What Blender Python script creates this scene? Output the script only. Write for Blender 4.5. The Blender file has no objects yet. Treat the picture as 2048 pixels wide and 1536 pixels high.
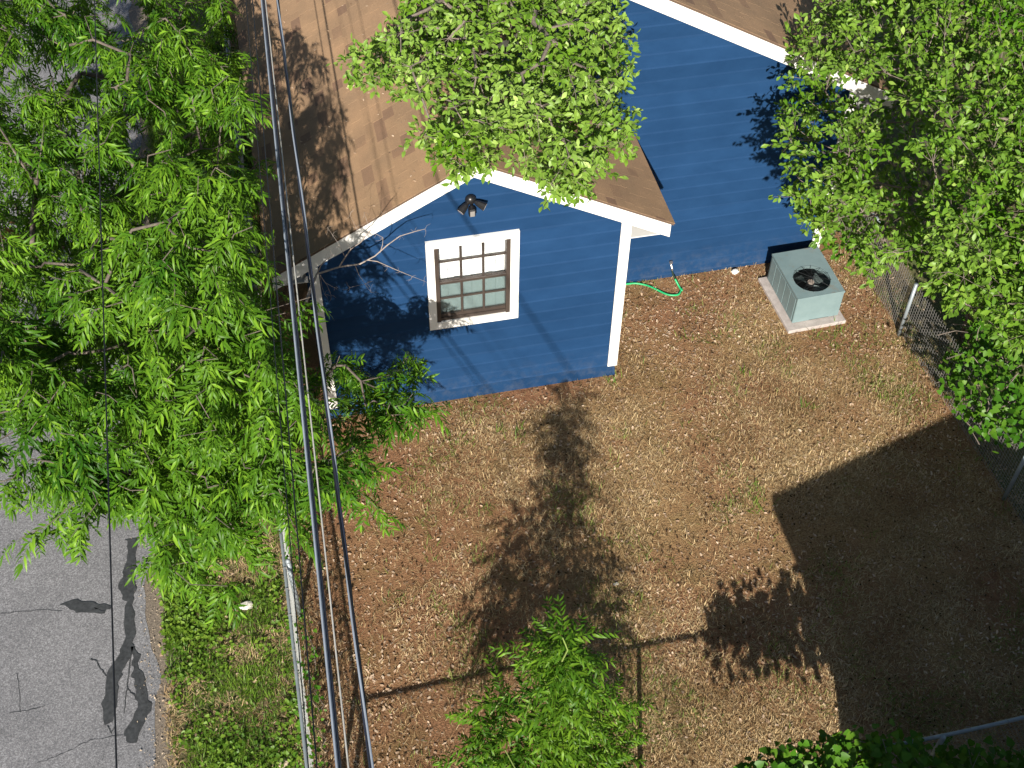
import bpy, bmesh, math, random
import numpy as np
from mathutils import Vector, Matrix

random.seed(7)
rng = np.random.default_rng(11)
R = math.radians
SC = bpy.context.scene
COL = SC.collection

# ------------------------------------------------------------------ camera
CAM_H, PITCH, YAW, ROLL, FPX = 12.602, 48.525, 12.826, 0.883, 2483.98
_p, _y, _r = R(PITCH), R(YAW), R(ROLL)
FW = Vector((math.sin(_y) * math.cos(_p), math.cos(_y) * math.cos(_p), -math.sin(_p)))
_rt = Vector((math.cos(_y), -math.sin(_y), 0))
_up = _rt.cross(FW)
RT = _rt * math.cos(_r) + _up * math.sin(_r)
UP = -_rt * math.sin(_r) + _up * math.cos(_r)
cam = bpy.data.cameras.new('camera')
cam_o = bpy.data.objects.new('camera', cam)
COL.objects.link(cam_o)
cam.sensor_width = 36
cam.lens = 36 * FPX / 2048
cam.clip_start = 0.1
cam.clip_end = 600
m = Matrix((RT, UP, -FW)).transposed().to_4x4()
m.translation = Vector((0, 0, CAM_H))
cam_o.matrix_world = m
SC.camera = cam_o
CAM = np.array([0, 0, CAM_H])
nFW, nRT, nUP = np.array(FW), np.array(RT), np.array(UP)

# ------------------------------------------------------------------ light
SUN_EL, SUN_AZ = 27.5, 15.5
world = bpy.data.worlds.new('World')
SC.world = world
world.use_nodes = True
nt = world.node_tree
sky = nt.nodes.new('ShaderNodeTexSky')
sky.sky_type = 'NISHITA'
sky.sun_disc = False
sky.sun_elevation = R(SUN_EL)
sky.sun_rotation = R(180 + SUN_AZ)
bg = nt.nodes['Background']
bg.inputs['Strength'].default_value = 0.05
nt.links.new(sky.outputs[0], bg.inputs['Color'])
sun = bpy.data.lights.new('sun', 'SUN')
sun.energy = 5.0
sun.angle = R(0.53)
sun.color = (1.0, 0.93, 0.83)
sun_o = bpy.data.objects.new('sun', sun)
COL.objects.link(sun_o)
SUND = Vector((math.sin(R(SUN_AZ)) * math.cos(R(SUN_EL)), math.cos(R(SUN_AZ)) * math.cos(R(SUN_EL)), -math.sin(R(SUN_EL))))
sun_o.rotation_euler = SUND.to_track_quat('-Z', 'Y').to_euler()
sun_o.location = (-5, -20, 20)
SC.view_settings.view_transform = 'Standard'
SC.view_settings.look = 'None'
SC.view_settings.exposure = 0.85
SC.view_settings.gamma = 1
SC.view_settings.use_curve_mapping = False
SC.render.engine = 'CYCLES'
SC.cycles.max_bounces = 6
SC.cycles.transparent_max_bounces = 12


def at(px, py, z):
    """point of height z seen at a place of the photograph"""
    d = nFW + nRT * (px - 1024) / FPX - nUP * (py - 768) / FPX
    return CAM + d * (z - CAM_H) / d[2]


def project(P):
    d = P - CAM
    w = d @ nFW
    return 1024 + FPX * (d @ nRT) / w, 768 - FPX * (d @ nUP) / w, w


# ------------------------------------------------------------------ materials
class NT:
    def __init__(self, name):
        self.m = bpy.data.materials.new(name)
        self.m.use_nodes = True
        self.t = self.m.node_tree
        self.b = self.t.nodes['Principled BSDF']
        self.out = self.t.nodes['Material Output']

    def n(self, typ, **kw):
        o = self.t.nodes.new(typ)
        for k, v in kw.items():
            setattr(o, k, v)
        return o

    def l(self, a, b):
        self.t.links.new(a, b)

    def noise(self, scale, detail=4, rough=.6, vec=None, dist=0):
        o = self.n('ShaderNodeTexNoise')
        o.inputs['Scale'].default_value = scale
        o.inputs['Detail'].default_value = detail
        o.inputs['Roughness'].default_value = rough
        o.inputs['Distortion'].default_value = dist
        if vec is not None:
            self.l(vec, o.inputs['Vector'])
        return o.outputs['Fac']

    def ramp(self, fac, stops):
        o = self.n('ShaderNodeValToRGB')
        e = o.color_ramp.elements
        while len(e) < len(stops):
            e.new(.5)
        for i, (p, c) in enumerate(stops):
            e[i].position = p
            e[i].color = (*c, 1) if len(c) == 3 else c
        self.l(fac, o.inputs['Fac'])
        return o.outputs['Color']

    def mix(self, fac, a, b, mode='MIX'):
        o = self.n('ShaderNodeMix', data_type='RGBA', blend_type=mode)
        for s, v in ((0, fac), (6, a), (7, b)):
            if isinstance(v, (int, float)):
                o.inputs[s].default_value = v
            elif isinstance(v, tuple):
                o.inputs[s].default_value = (*v, 1)
            else:
                self.l(v, o.inputs[s])
        return o.outputs[2]

    def math(self, op, a, b=None):
        o = self.n('ShaderNodeMath', operation=op)
        for s, v in ((0, a), (1, b)):
            if v is None:
                continue
            if isinstance(v, (int, float)):
                o.inputs[s].default_value = v
            else:
                self.l(v, o.inputs[s])
        return o.outputs[0]

    def pos(self):
        return self.n('ShaderNodeNewGeometry').outputs['Position']

    def obj(self):
        return self.n('ShaderNodeTexCoord').outputs['Object']

    def scaled(self, vec, s):
        o = self.n('ShaderNodeVectorMath', operation='MULTIPLY')
        self.l(vec, o.inputs[0])
        o.inputs[1].default_value = s
        return o.outputs[0]

    def rand(self):
        a = self.n('ShaderNodeNewGeometry').outputs['Random Per Island']
        b = self.n('ShaderNodeObjectInfo').outputs['Random']
        return self.math('FRACT', self.math('ADD', a, b))

    def color(self, c):
        if isinstance(c, tuple):
            self.b.inputs['Base Color'].default_value = (*c, 1)
        else:
            self.l(c, self.b.inputs['Base Color'])

    def bump(self, h, strength=.3, dist=.02):
        o = self.n('ShaderNodeBump')
        o.inputs['Strength'].default_value = strength
        o.inputs['Distance'].default_value = dist
        self.l(h, o.inputs['Height'])
        self.l(o.outputs[0], self.b.inputs['Normal'])

    def rough(self, v):
        if isinstance(v, (int, float)):
            self.b.inputs['Roughness'].default_value = v
        else:
            self.l(v, self.b.inputs['Roughness'])


M = {}


def plain(name, col, rough=.6, metal=0, var=.12, scale=6, bump=0, spec=None):
    t = NT(name)
    nz = t.noise(scale, 5, .65, t.pos())
    lo = tuple(c * (1 - var) for c in col)
    hi = tuple(min(1, c * (1 + var)) for c in col)
    t.color(t.ramp(nz, [(.3, lo), (.7, hi)]))
    t.rough(rough)
    t.b.inputs['Metallic'].default_value = metal
    if spec is not None:
        t.b.inputs['Specular IOR Level'].default_value = spec
    if bump:
        t.bump(t.noise(scale * 12, 3, .6, t.pos()), bump, .01)
    M[name] = t.m
    return t


def leafmat(name, stops, rough=.45, trans=.3, spec=.5, tcol=None):
    t = NT(name)
    c = t.ramp(t.rand(), stops)
    c = t.mix(.35, c, t.ramp(t.noise(1.1, 2, .5, t.pos()), [(.3, stops[0][1]), (.7, stops[-1][1])]))
    t.color(c)
    t.rough(rough)
    t.b.inputs['Specular IOR Level'].default_value = spec
    tr = t.n('ShaderNodeBsdfTranslucent')
    t.l(t.mix(.6, c, tcol or (.30, .42, .02)), tr.inputs['Color'])
    mx = t.n('ShaderNodeMixShader')
    mx.inputs[0].default_value = trans
    t.l(t.b.outputs[0], mx.inputs[1])
    t.l(tr.outputs[0], mx.inputs[2])
    t.l(mx.outputs[0], t.out.inputs['Surface'])
    M[name] = t.m
    return t


# ground: reddish brown soil with tan dry thatch in patches, greener on the verge
t = NT('yard_soil')
P = t.pos()
soil = t.ramp(t.noise(9, 8, .7, P), [(0.25, (0.169, 0.078, 0.041)), (0.5, (0.312, 0.155, 0.084)), (0.75, (0.475, 0.259, 0.148))])
thatch = t.ramp(t.noise(38, 6, .75, P), [(0.3, (0.156, 0.090, 0.044)), (0.52, (0.396, 0.252, 0.121)), (0.75, (0.624, 0.426, 0.223))])
msk = t.ramp(t.noise(.55, 5, .6, P, .4), [(.32, (0, 0, 0)), (.56, (1, 1, 1))])
sxy = t.n('ShaderNodeSeparateXYZ'); t.l(P, sxy.inputs[0])
xf = t.math('ADD', t.math('MULTIPLY', sxy.outputs[0], .36), t.math('MULTIPLY', t.noise(.8, 3, .5, P), .6))
xf = t.math('MINIMUM', t.math('MAXIMUM', t.math('SUBTRACT', xf, .35), .38), 1.0)
for bx, by, sx_, sy_, am in ((4.9, 11.6, .75, 1.1, .9), (7.3, 10.9, 1.1, 1.0, .8), (5.0, 10.0, 1.5, .65, .6), (4.7, 8.9, 1.8, .9, .55), (2.5, 10.65, .8, 2.2, 1.0), (6.4, 12.3, .5, 2.5, .8)):
    mp = t.n('ShaderNodeMapping')
    mp.inputs['Location'].default_value = (-bx * sx_, -by * sy_, 0)
    mp.inputs['Scale'].default_value = (sx_, sy_, 0)
    t.l(P, mp.inputs['Vector'])
    ln_ = t.n('ShaderNodeVectorMath', operation='LENGTH'); t.l(mp.outputs[0], ln_.inputs[0])
    q_ = t.math('ADD', ln_.outputs['Value'], t.math('MULTIPLY', t.math('SUBTRACT', t.noise(3.5, 4, .6, P), .5), .9))
    xf = t.math('MULTIPLY', xf, t.math('SUBTRACT', 1.0, t.math('MULTIPLY', t.math('MINIMUM', t.math('MAXIMUM', t.math('SUBTRACT', 1.05, q_), 0.0), 1.0), am)))
msk = t.math('MULTIPLY', msk, xf)
c = t.mix(msk, soil, thatch)
grn = t.ramp(t.noise(1.3, 5, .7, t.scaled(P, (1, 1, 1))), [(.5, (0, 0, 0)), (.75, (0.450, 0.450, 0.378))])
c = t.mix(grn, c, (0.100, 0.120, 0.029))
t.color(c)
t.rough(.95)
t.b.inputs['Specular IOR Level'].default_value = .15
t.bump(t.noise(45, 8, .75, P), 1.0, .05)
M['yard_soil'] = t.m

t = NT('verge_soil')
P = t.pos()
c = t.ramp(t.noise(16, 8, .72, P), [(.28, (.045, .035, .018)), (.5, (.13, .10, .05)), (.72, (.22, .17, .09))])
c = t.mix(t.ramp(t.noise(1.6, 4, .6, P), [(.4, (0, 0, 0)), (.62, (.8, .8, .8))]), c, (.07, .11, .02))
t.color(c)
t.rough(.95)
t.bump(t.noise(40, 6, .7, P), .6, .03)
M['verge_soil'] = t.m

t = NT('asphalt')
P = t.pos()
agg = t.ramp(t.noise(62, 6, .85, P), [(.34, (.065, .066, .073)), (.5, (.19, .192, .207)), (.66, (.48, .485, .51))])
big = t.ramp(t.noise(.8, 5, .6, P), [(.3, (.75, .75, .75)), (.7, (1.05, 1.04, 1.03))])
vor = t.n('ShaderNodeTexVoronoi', feature='DISTANCE_TO_EDGE')
vor.inputs['Scale'].default_value = .7
nzv = t.n('ShaderNodeTexNoise'); nzv.inputs['Scale'].default_value = 3.0; nzv.inputs['Detail'].default_value = 6
t.l(P, nzv.inputs['Vector'])
mx = t.n('ShaderNodeMix', data_type='VECTOR'); mx.inputs[0].default_value = .22
t.l(P, mx.inputs[4]); t.l(nzv.outputs['Color'], mx.inputs[5])
t.l(mx.outputs[1], vor.inputs['Vector'])
crack = t.ramp(vor.outputs['Distance'], [(.0, (.72, .72, .72)), (.003, (1, 1, 1))])
c = t.mix(1.0, t.mix(1.0, agg, big, 'MULTIPLY'), crack, 'MULTIPLY')
t.color(c)
t.rough(.85)
t.bump(t.noise(120, 3, .8, P), .5, .01)
M['asphalt'] = t.m
plain('gravel_edge', (.20, .165, .13), .95, var=.5, scale=60, bump=.6)
plain('tar', (.045, .048, .052), .55, var=.45, scale=25, bump=.3)
plain('concrete', (.38, .34, .32), .9, var=.22, scale=9, bump=.3)

# painted lap siding
t = NT('blue_siding')
P = t.pos()
c = t.ramp(t.noise(2.2, 6, .65, t.scaled(P, (1, 1, 2))), [(.3, (.0100, .0365, .096)), (.7, (.0135, .046, .117))])
hz = t.n('ShaderNodeSeparateXYZ'); t.l(P, hz.inputs[0])
dirt = t.math('MULTIPLY', t.ramp(t.noise(7, 6, .7, P), [(.45, (0, 0, 0)), (.8, (.5, .5, .5))]), t.math('SUBTRACT', 1.0, t.math('MULTIPLY', hz.outputs[2], 1.6)))
dirt = t.math('MAXIMUM', dirt, 0.0)
c = t.mix(dirt, c, (.10, .11, .13))
ob = t.n('ShaderNodeObjectInfo').outputs['Random']
c = t.mix(1.0, c, t.ramp(ob, [(0, (.91, .92, .92)), (1, (1.09, 1.08, 1.08))]), 'MULTIPLY')
t.color(c)
t.rough(.6)
t.b.inputs['Specular IOR Level'].default_value = .06
t.bump(t.noise(14, 5, .6, t.scaled(P, (.6, 1, 14))), .25, .006)
M['blue_siding'] = t.m
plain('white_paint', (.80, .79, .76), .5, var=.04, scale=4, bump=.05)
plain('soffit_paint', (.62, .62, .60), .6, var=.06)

# asphalt shingles, every tab its own tone
t = NT('shingle')
P = t.pos()
rv = t.rand()
base = t.ramp(rv, [(0, (.30, .195, .118)), (.35, (.335, .218, .132)), (.84, (.315, .202, .122)), (.9, (.255, .158, .100)), (1, (.20, .122, .084))])
gr = t.ramp(t.noise(160, 3, .8, P), [(.3, (.68, .66, .64)), (.7, (1.28, 1.26, 1.22))])
c = t.mix(1.0, base, gr, 'MULTIPLY')
st = t.ramp(t.noise(.9, 6, .65, P), [(.35, (.78, .80, .80)), (.65, (1.12, 1.10, 1.05))])
c = t.mix(1.0, c, st, 'MULTIPLY')
t.color(c)
t.rough(.9)
t.bump(t.noise(160, 3, .8, P), .35, .006)
M['shingle'] = t.m
plain('roof_deck', (.10, .065, .045), .9)

plain('bronze', (.052, .040, .034), .45, var=.15)
plain('black_metal', (.012, .012, .014), .35, var=.2)
plain('sensor_lens', (.22, .21, .20), .3)
t = NT('lamp_lens'); t.color((.45, .40, .36)); t.rough(.15); M['lamp_lens'] = t.m
plain('blind_white', (.90, .91, .92), .6, var=.03)
plain('galvanized', (.27, .31, .335), .5, metal=.3, var=.15, scale=9)
plain('mesh_wire', (.33, .345, .335), .5, metal=.2, var=.2)
plain('mesh_dark', (.27, .26, .25), .6, metal=.3, var=.25)
t = NT('glass')
lw = t.n('ShaderNodeLayerWeight'); lw.inputs['Blend'].default_value = .5
fr = t.n('ShaderNodeMath', operation='MULTIPLY_ADD'); t.l(t.math('POWER', lw.outputs['Facing'], 4.0), fr.inputs[0]); fr.inputs[1].default_value = .6; fr.inputs[2].default_value = .03
tp = t.n('ShaderNodeBsdfTransparent'); tp.inputs['Color'].default_value = (.98, .99, .99, 1)
gl = t.n('ShaderNodeBsdfGlossy'); gl.inputs['Roughness'].default_value = .02
mx = t.n('ShaderNodeMixShader')
t.l(fr.outputs[0], mx.inputs[0]); t.l(tp.outputs[0], mx.inputs[1]); t.l(gl.outputs[0], mx.inputs[2])
t.l(mx.outputs[0], t.out.inputs['Surface'])
M['glass'] = t.m
t = NT('insect_screen')
tp = t.n('ShaderNodeBsdfTransparent'); tp.inputs['Color'].default_value = (.80, .86, .86, 1)
mx = t.n('ShaderNodeMixShader'); mx.inputs[0].default_value = .38
t.color((.22, .28, .28)); t.rough(.7)
t.l(tp.outputs[0], mx.inputs[1]); t.l(t.b.outputs[0], mx.inputs[2]); t.l(mx.outputs[0], t.out.inputs['Surface'])
M['insect_screen'] = t.m

# air conditioner enamel with rust stains on the top
t = NT('ac_enamel')
P = t.pos()
c = t.ramp(t.noise(5, 6, .7, P), [(.3, (.145, .212, .222)), (.7, (.185, .258, .266))])
rust = t.ramp(t.noise(4.2, 6, .65, t.scaled(P, (1, 1, .3))), [(.57, (0, 0, 0)), (.72, (.65, .65, .65))])
ns = t.n('ShaderNodeNewGeometry'); sx = t.n('ShaderNodeSeparateXYZ'); t.l(ns.outputs['Normal'], sx.inputs[0])
rust = t.math('MULTIPLY', rust, t.math('MAXIMUM', sx.outputs[2], 0.0))
c = t.mix(rust, c, (.22, .15, .085))
t.color(c); t.rough(.5)
M['ac_enamel'] = t.m
plain('ac_groove', (.07, .10, .10), .6)
plain('fan_black', (.010, .011, .012), .5, var=.3)
plain('fan_blade', (.10, .13, .13), .4, metal=.4, var=.35, scale=14)
plain('hub_metal', (.48, .40, .34), .45, metal=.3)

plain('cable_black', (.008, .009, .012), .45, var=.2)
plain('cable_grey', (.27, .31, .37), .45, var=.18, scale=3)
plain('cable_blue', (.022, .026, .042), .45, var=.3, scale=4)
plain('cable_light', (.44, .43, .40), .5, var=.2)
plain('cable_brown', (.22, .16, .15), .6, var=.25)
plain('hose_green', (.015, .36, .13), .4, var=.2)
plain('hose_dark', (.012, .03, .02), .4)
plain('brass', (.50, .48, .46), .35, metal=.8)
plain('stone_white', (.62, .58, .52), .9, var=.3, scale=22, bump=.6)
plain('stone_tan', (.42, .34, .25), .9, var=.25, scale=22, bump=.5)
plain('plastic_white', (.75, .73, .70), .5, var=.1)

plain('bark', (.14, .115, .095), .95, var=.4, scale=18, bump=.8)
plain('bark_pale', (.19, .155, .13), .9, var=.3, scale=22, bump=.6)
plain('twig_dead', (.30, .25, .22), .9, var=.25, scale=22, bump=.3)
plain('stem_green', (.16, .22, .05), .6, var=.2)
leafmat('leaf_pecan', [(0, (0.0133, 0.0565, 0.0038)), (0.35, (0.0305, 0.1051, 0.0062)), (0.75, (0.0542, 0.1449, 0.0077)), (1, (0.187, 0.3424, 0.0259))], .40, .18, .14, (.22, .40, .01))
leafmat('leaf_oak_bright', [(0, (0.0536, 0.1336, 0.0054)), (0.4, (0.0957, 0.2093, 0.0075)), (0.8, (0.1379, 0.2583, 0.0128)), (0.95, (0.1685, 0.2761, 0.032)), (1, (0.4309, 0.5844, 0.167))], .40, .18, .18, (.22, .40, .01))
leafmat('leaf_oak', [(0, (0.0274, 0.0958, 0.0027)), (0.4, (0.0628, 0.1687, 0.0044)), (0.8, (0.102, 0.228, 0.0071)), (0.96, (0.149, 0.2554, 0.0219)), (1, (0.3137, 0.4332, 0.1026))], .40, .18, .18, (.22, .40, .01))
leafmat('leaf_sapling', [(0, (0.0225, 0.0767, 0.0058)), (0.5, (0.0461, 0.1212, 0.008)), (1, (0.1517, 0.2714, 0.0197))], .40, .18, .14, (.22, .40, .01))
leafmat('leaf_vine', [(0, (0.0198, 0.0857, 0.0048)), (0.5, (0.0417, 0.1398, 0.0083)), (1, (0.0993, 0.1984, 0.0178))], .40, .18, .16, (.22, .40, .01))
leafmat('leaf_dead', [(0, (.14, .065, .02)), (.5, (.26, .13, .04)), (1, (.36, .20, .08))], .8, .15, tcol=(.4, .2, .05))
leafmat('dry_grass', [(0, (.10, .052, .024)), (.3, (.29, .185, .085)), (.65, (.50, .350, .165)), (1, (.74, .60, .36))], .8, .15, .2, tcol=(.4, .28, .1))
leafmat('green_grass', [(0, (.07, .12, .02)), (.5, (.15, .21, .035)), (1, (.28, .32, .09))], .6, .25, .3)
leafmat('weed_green', [(0, (.045, .12, .010)), (.5, (.10, .21, .016)), (1, (.21, .32, .035))], .5, .3, .35)
leafmat('litter', [(0, (.17, .10, .055)), (.45, (.40, .265, .17)), (1, (.68, .53, .39))], .8, .1, .2, tcol=(.4, .28, .16))

leafmat('fleck_shadow', [(0, (.022, .013, .008)), (.6, (.055, .03, .016)), (1, (.11, .06, .03))], .85, .05, .1)  # dark brown that paints in the small shadows among the stubble


# ------------------------------------------------------------------ helpers
def link(name, me, mat=None, parent=None):
    o = bpy.data.objects.new(name, me)
    COL.objects.link(o)
    if mat is not None and me is not None and len(me.materials) == 0:
        me.materials.append(M[mat])
    if parent is not None:
        o.parent = parent
    return o


def thing(name, label, cat, loc=(0, 0, 0), group=None):
    o = bpy.data.objects.new(name, None)
    COL.objects.link(o)
    o.location = loc
    o.empty_display_size = .2
    tag(o, label, cat, group)
    return o


def tag(o, label, cat, group=None):
    o['label'] = label
    o['category'] = cat
    if group:
        o['group'] = group
    return o


def structure(o):
    o['kind'] = 'structure'
    return o


def stuff(o):
    o['kind'] = 'stuff'
    return o


def np_mesh(name, V, F):
    """V (n,3); F list of faces arrays all with the same vertex count, or a python list"""
    me = bpy.data.meshes.new(name)
    V = np.asarray(V, np.float32)
    if isinstance(F, np.ndarray):
        k = F.shape[1]
        nf = F.shape[0]
        me.vertices.add(len(V))
        me.vertices.foreach_set('co', V.ravel())
        me.loops.add(nf * k)
        me.loops.foreach_set('vertex_index', F.astype(np.int32).ravel())
        me.polygons.add(nf)
        me.polygons.foreach_set('loop_start', np.arange(0, nf * k, k, dtype=np.int32))
        me.polygons.foreach_set('loop_total', np.full(nf, k, np.int32))
        me.update(calc_edges=True)
    else:
        me.from_pydata([tuple(map(float, v)) for v in V], [], F)
        me.update()
    return me


class MB:
    """collects simple shapes into one mesh, in the local space of a thing at `org`"""

    def __init__(self, org=(0, 0, 0)):
        self.v, self.f, self.org = [], [], Vector(org)

    def add(self, vs, fs):
        o = len(self.v)
        self.v += [tuple(Vector(v) - self.org) for v in vs]
        self.f += [tuple(i + o for i in f) for f in fs]
        return self

    def box(self, x0, x1, y0, y1, z0, z1):
        vs = [(x, y, z) for z in (z0, z1) for y in (y0, y1) for x in (x0, x1)]
        return self.add(vs, [(0, 2, 3, 1), (4, 5, 7, 6), (0, 1, 5, 4), (2, 6, 7, 3), (0, 4, 6, 2), (1, 3, 7, 5)])

    def prism(self, poly, axis, a, b):
        """convex polygon of 2D points extruded along axis ('x' 'y' 'z') from a to b"""
        def p(q, h):
            return {'y': (q[0], h, q[1]), 'z': (q[0], q[1], h), 'x': (h, q[0], q[1])}[axis]
        n = len(poly)
        vs = [p(q, a) for q in poly] + [p(q, b) for q in poly]
        fs = [tuple(range(n))[::-1], tuple(range(n, 2 * n))] + [(i, (i + 1) % n, (i + 1) % n + n, i + n) for i in range(n)]
        return self.add(vs, fs)

    def tube(self, pts, rad, sides=6, cap=True):
        pts = [Vector(p) for p in pts]
        n = len(pts)
        rads = rad if hasattr(rad, '__len__') else [rad] * n
        vs, fs = [], []
        T0 = (pts[1] - pts[0]).normalized()
        N = T0.orthogonal().normalized()
        for i in range(n):
            T = (pts[min(i + 1, n - 1)] - pts[max(i - 1, 0)])
            if T.length < 1e-9:
                T = T0
            T.normalize()
            N = (N - T * N.dot(T))
            N = N.normalized() if N.length > 1e-6 else T.orthogonal().normalized()
            Bn = T.cross(N)
            for k in range(sides):
                a = 2 * math.pi * k / sides
                vs.append(pts[i] + (N * math.cos(a) + Bn * math.sin(a)) * rads[i])
        for i in range(n - 1):
            for k in range(sides):
                k2 = (k + 1) % sides
                fs.append((i * sides + k, i * sides + k2, (i + 1) * sides + k2, (i + 1) * sides + k))
        if cap:
            fs.append(tuple(range(sides))[::-1])
            fs.append(tuple(range((n - 1) * sides, n * sides)))
        return self.add(vs, fs)

    def lathe(self, prof, c, sides=20, axis='z'):
        vs, fs = [], []
        for r, h in prof:
            for k in range(sides):
                a = 2 * math.pi * k / sides
                if axis == 'z':
                    vs.append((c[0] + r * math.cos(a), c[1] + r * math.sin(a), c[2] + h))
                else:
                    vs.append((c[0] + r * math.cos(a), c[1] + h, c[2] + r * math.sin(a)))
        for i in range(len(prof) - 1):
            for k in range(sides):
                k2 = (k + 1) % sides
                fs.append((i * sides + k, i * sides + k2, (i + 1) * sides + k2, (i + 1) * sides + k))
        fs.append(tuple(range(sides))[::-1])
        fs.append(tuple(range((len(prof) - 1) * sides, len(prof) * sides)))
        return self.add(vs, fs)

    def build(self, name, mat, parent=None, smooth=False, bevel=0):
        me = bpy.data.meshes.new(name)
        me.from_pydata(self.v, [], self.f)
        bm = bmesh.new()
        bm.from_mesh(me)
        if name == 'siding_board':
            bmesh.ops.remove_doubles(bm, verts=bm.verts, dist=.0008)
        bmesh.ops.recalc_face_normals(bm, faces=bm.faces)
        if bevel:
            bmesh.ops.bevel(bm, geom=list(bm.edges), offset=bevel, segments=1, affect='EDGES')
        bm.to_mesh(me)
        bm.free()
        if smooth:
            me.shade_smooth()
        return link(name, me, mat, parent)


def clip(poly, nx, nz, c):
    """keep the part of a 2D polygon where nx*x + nz*z <= c"""
    out = []
    for i in range(len(poly)):
        a, b = poly[i], poly[(i + 1) % len(poly)]
        da, db = nx * a[0] + nz * a[1] - c, nx * b[0] + nz * b[1] - c
        if da <= 0:
            out.append(a)
        if (da < 0 < db) or (db < 0 < da):
            s = da / (da - db)
            out.append((a[0] + (b[0] - a[0]) * s, a[1] + (b[1] - a[1]) * s))
    return out


def vnoise(x, y, s, seed=0):
    """smooth value noise, 0..1"""
    g = np.random.default_rng(seed).random((64, 64))
    u, v = np.asarray(x) / s + 31.7, np.asarray(y) / s + 17.3
    i, j = np.floor(u).astype(int), np.floor(v).astype(int)
    fu, fv = u - i, v - j
    fu, fv = fu * fu * (3 - 2 * fu), fv * fv * (3 - 2 * fv)
    a, b, c, d = g[i % 64, j % 64], g[(i + 1) % 64, j % 64], g[i % 64, (j + 1) % 64], g[(i + 1) % 64, (j + 1) % 64]
    return (a * (1 - fu) + b * fu) * (1 - fv) + (c * (1 - fu) + d * fu) * fv


# ------------------------------------------------------------------ the ground
def sheet(name, outline, z, mat):
    me = bpy.data.meshes.new(name)
    me.from_pydata([(x, y, z) for x, y in outline], [], [tuple(range(len(outline)))])
    me.update()
    return link(name, me, mat)


structure(sheet('ground', [(-150, -150), (150, -150), (150, 150), (-150, 150)], 0, 'verge_soil'))
structure(sheet('yard', [(-.74, 4.3), (8.25, 4.3), (8.1, 12.43), (8.1, 24), (-.74, 24)], .004, 'yard_soil'))


def wavy_x(x0, amp, y0, y1, step, seed):
    ys = np.arange(y0, y1 + step / 2, step)
    a = vnoise(ys, ys * 0, .9, seed) - .5
    b = vnoise(ys, ys * 0, .22, seed + 1) - .5
    return [(x0 + amp * (1.3 * p + .5 * q), float(y)) for p, q, y in zip(a, b, ys)]


EDGE = wavy_x(-2.40, .18, -40, 60, .12, 5)
structure(sheet('gravel_strip', [(-2.9, -40)] + [(x + .16 + .10 * random.random(), y) for x, y in wavy_x(-2.36, .16, -40, 60, .08, 9)] + [(-2.9, 60)], .004, 'gravel_edge'))
road = structure(sheet('road', [(-9.5, -40)] + EDGE + [(-9.5, 60)], .008, 'asphalt'))


def blob(name, pts, z, mat, parent, amp=.02, seed=1):
    """thin poured patch, its outline made ragged"""
    out = []
    n = len(pts)
    for i in range(n):
        a, b = Vector(pts[i]), Vector(pts[(i + 1) % n])
        k = max(2, int((b - a).length / .035))
        for j in range(k):
            p = a.lerp(b, j / k)
            w = amp * (vnoise(p.x, p.y, .07, seed) - .5) * 2
            out.append((p.x + w, p.y + w * .6))
    o = sheet(name, out, z, mat)
    mod = o.modifiers.new('thickness', 'SOLIDIFY')
    mod.thickness = .003
    mod.offset = -1
    o.parent = parent
    return o


def gp(px, py):
    q = at(px, py, .012)
    return (float(q[0]), float(q[1]))


blob('tar_patch', [gp(*q) for q in [(253, 1078), (272, 1078), (276, 1130), (272, 1165), (266, 1205), (266, 1250), (271, 1268), (262, 1310), (247, 1340), (234, 1372), (230, 1440), (215, 1447), (204, 1430), (206, 1398), (213, 1352), (236, 1310), (250, 1270), (252, 1205), (241, 1200), (239, 1172), (247, 1140), (252, 1110)]], .0125, 'tar', road, .03, 3)
blob('tar_patch', [gp(*q) for q in [(262, 1290), (273, 1290), (280, 1330), (290, 1365), (298, 1400), (299, 1425), (285, 1448), (270, 1488), (248, 1484), (250, 1462), (268, 1432), (275, 1404), (268, 1370), (264, 1330)]], .0125, 'tar', road, .035, 4)
blob('tar_patch', [gp(*q) for q in [(122, 1208), (150, 1201), (180, 1206), (222, 1214), (218, 1220), (185, 1216), (212, 1221), (208, 1228), (170, 1224), (135, 1222)]], .0125, 'tar', road, .03, 5)
cr = MB()
for path in ([(180, 1319), (193, 1322), (203, 1340), (212, 1352)], [(255, 1378), (268, 1390), (277, 1399)], [(214, 1450), (222, 1466), (230, 1452)], [(262, 1300), (258, 1350), (254, 1375), (248, 1426)], [(268, 1400), (282, 1395), (288, 1380)],
             [(0, 1226), (40, 1224), (80, 1219), (124, 1221)], [(34, 1345), (38, 1380), (41, 1425)], [(70, 1528), (130, 1505), (180, 1480), (245, 1470)], [(20, 1425), (60, 1420), (90, 1412)]):
    w = .008 if path[0][0] > 150 else .0035
    pp = []
    for a, b in zip(path[:-1], path[1:]):
        for j in range(6):
            pp.append((a[0] + (b[0] - a[0]) * j / 6 + random.uniform(-1.4, 1.4), a[1] + (b[1] - a[1]) * j / 6 + random.uniform(-1.4, 1.4)))
    pp.append(path[-1])
    cr.tube([(*gp(*q), .009) for q in pp], [w * random.uniform(.6, 1.3) for _ in pp], 4)
cr.build('tar_crack', 'tar', road)

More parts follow.
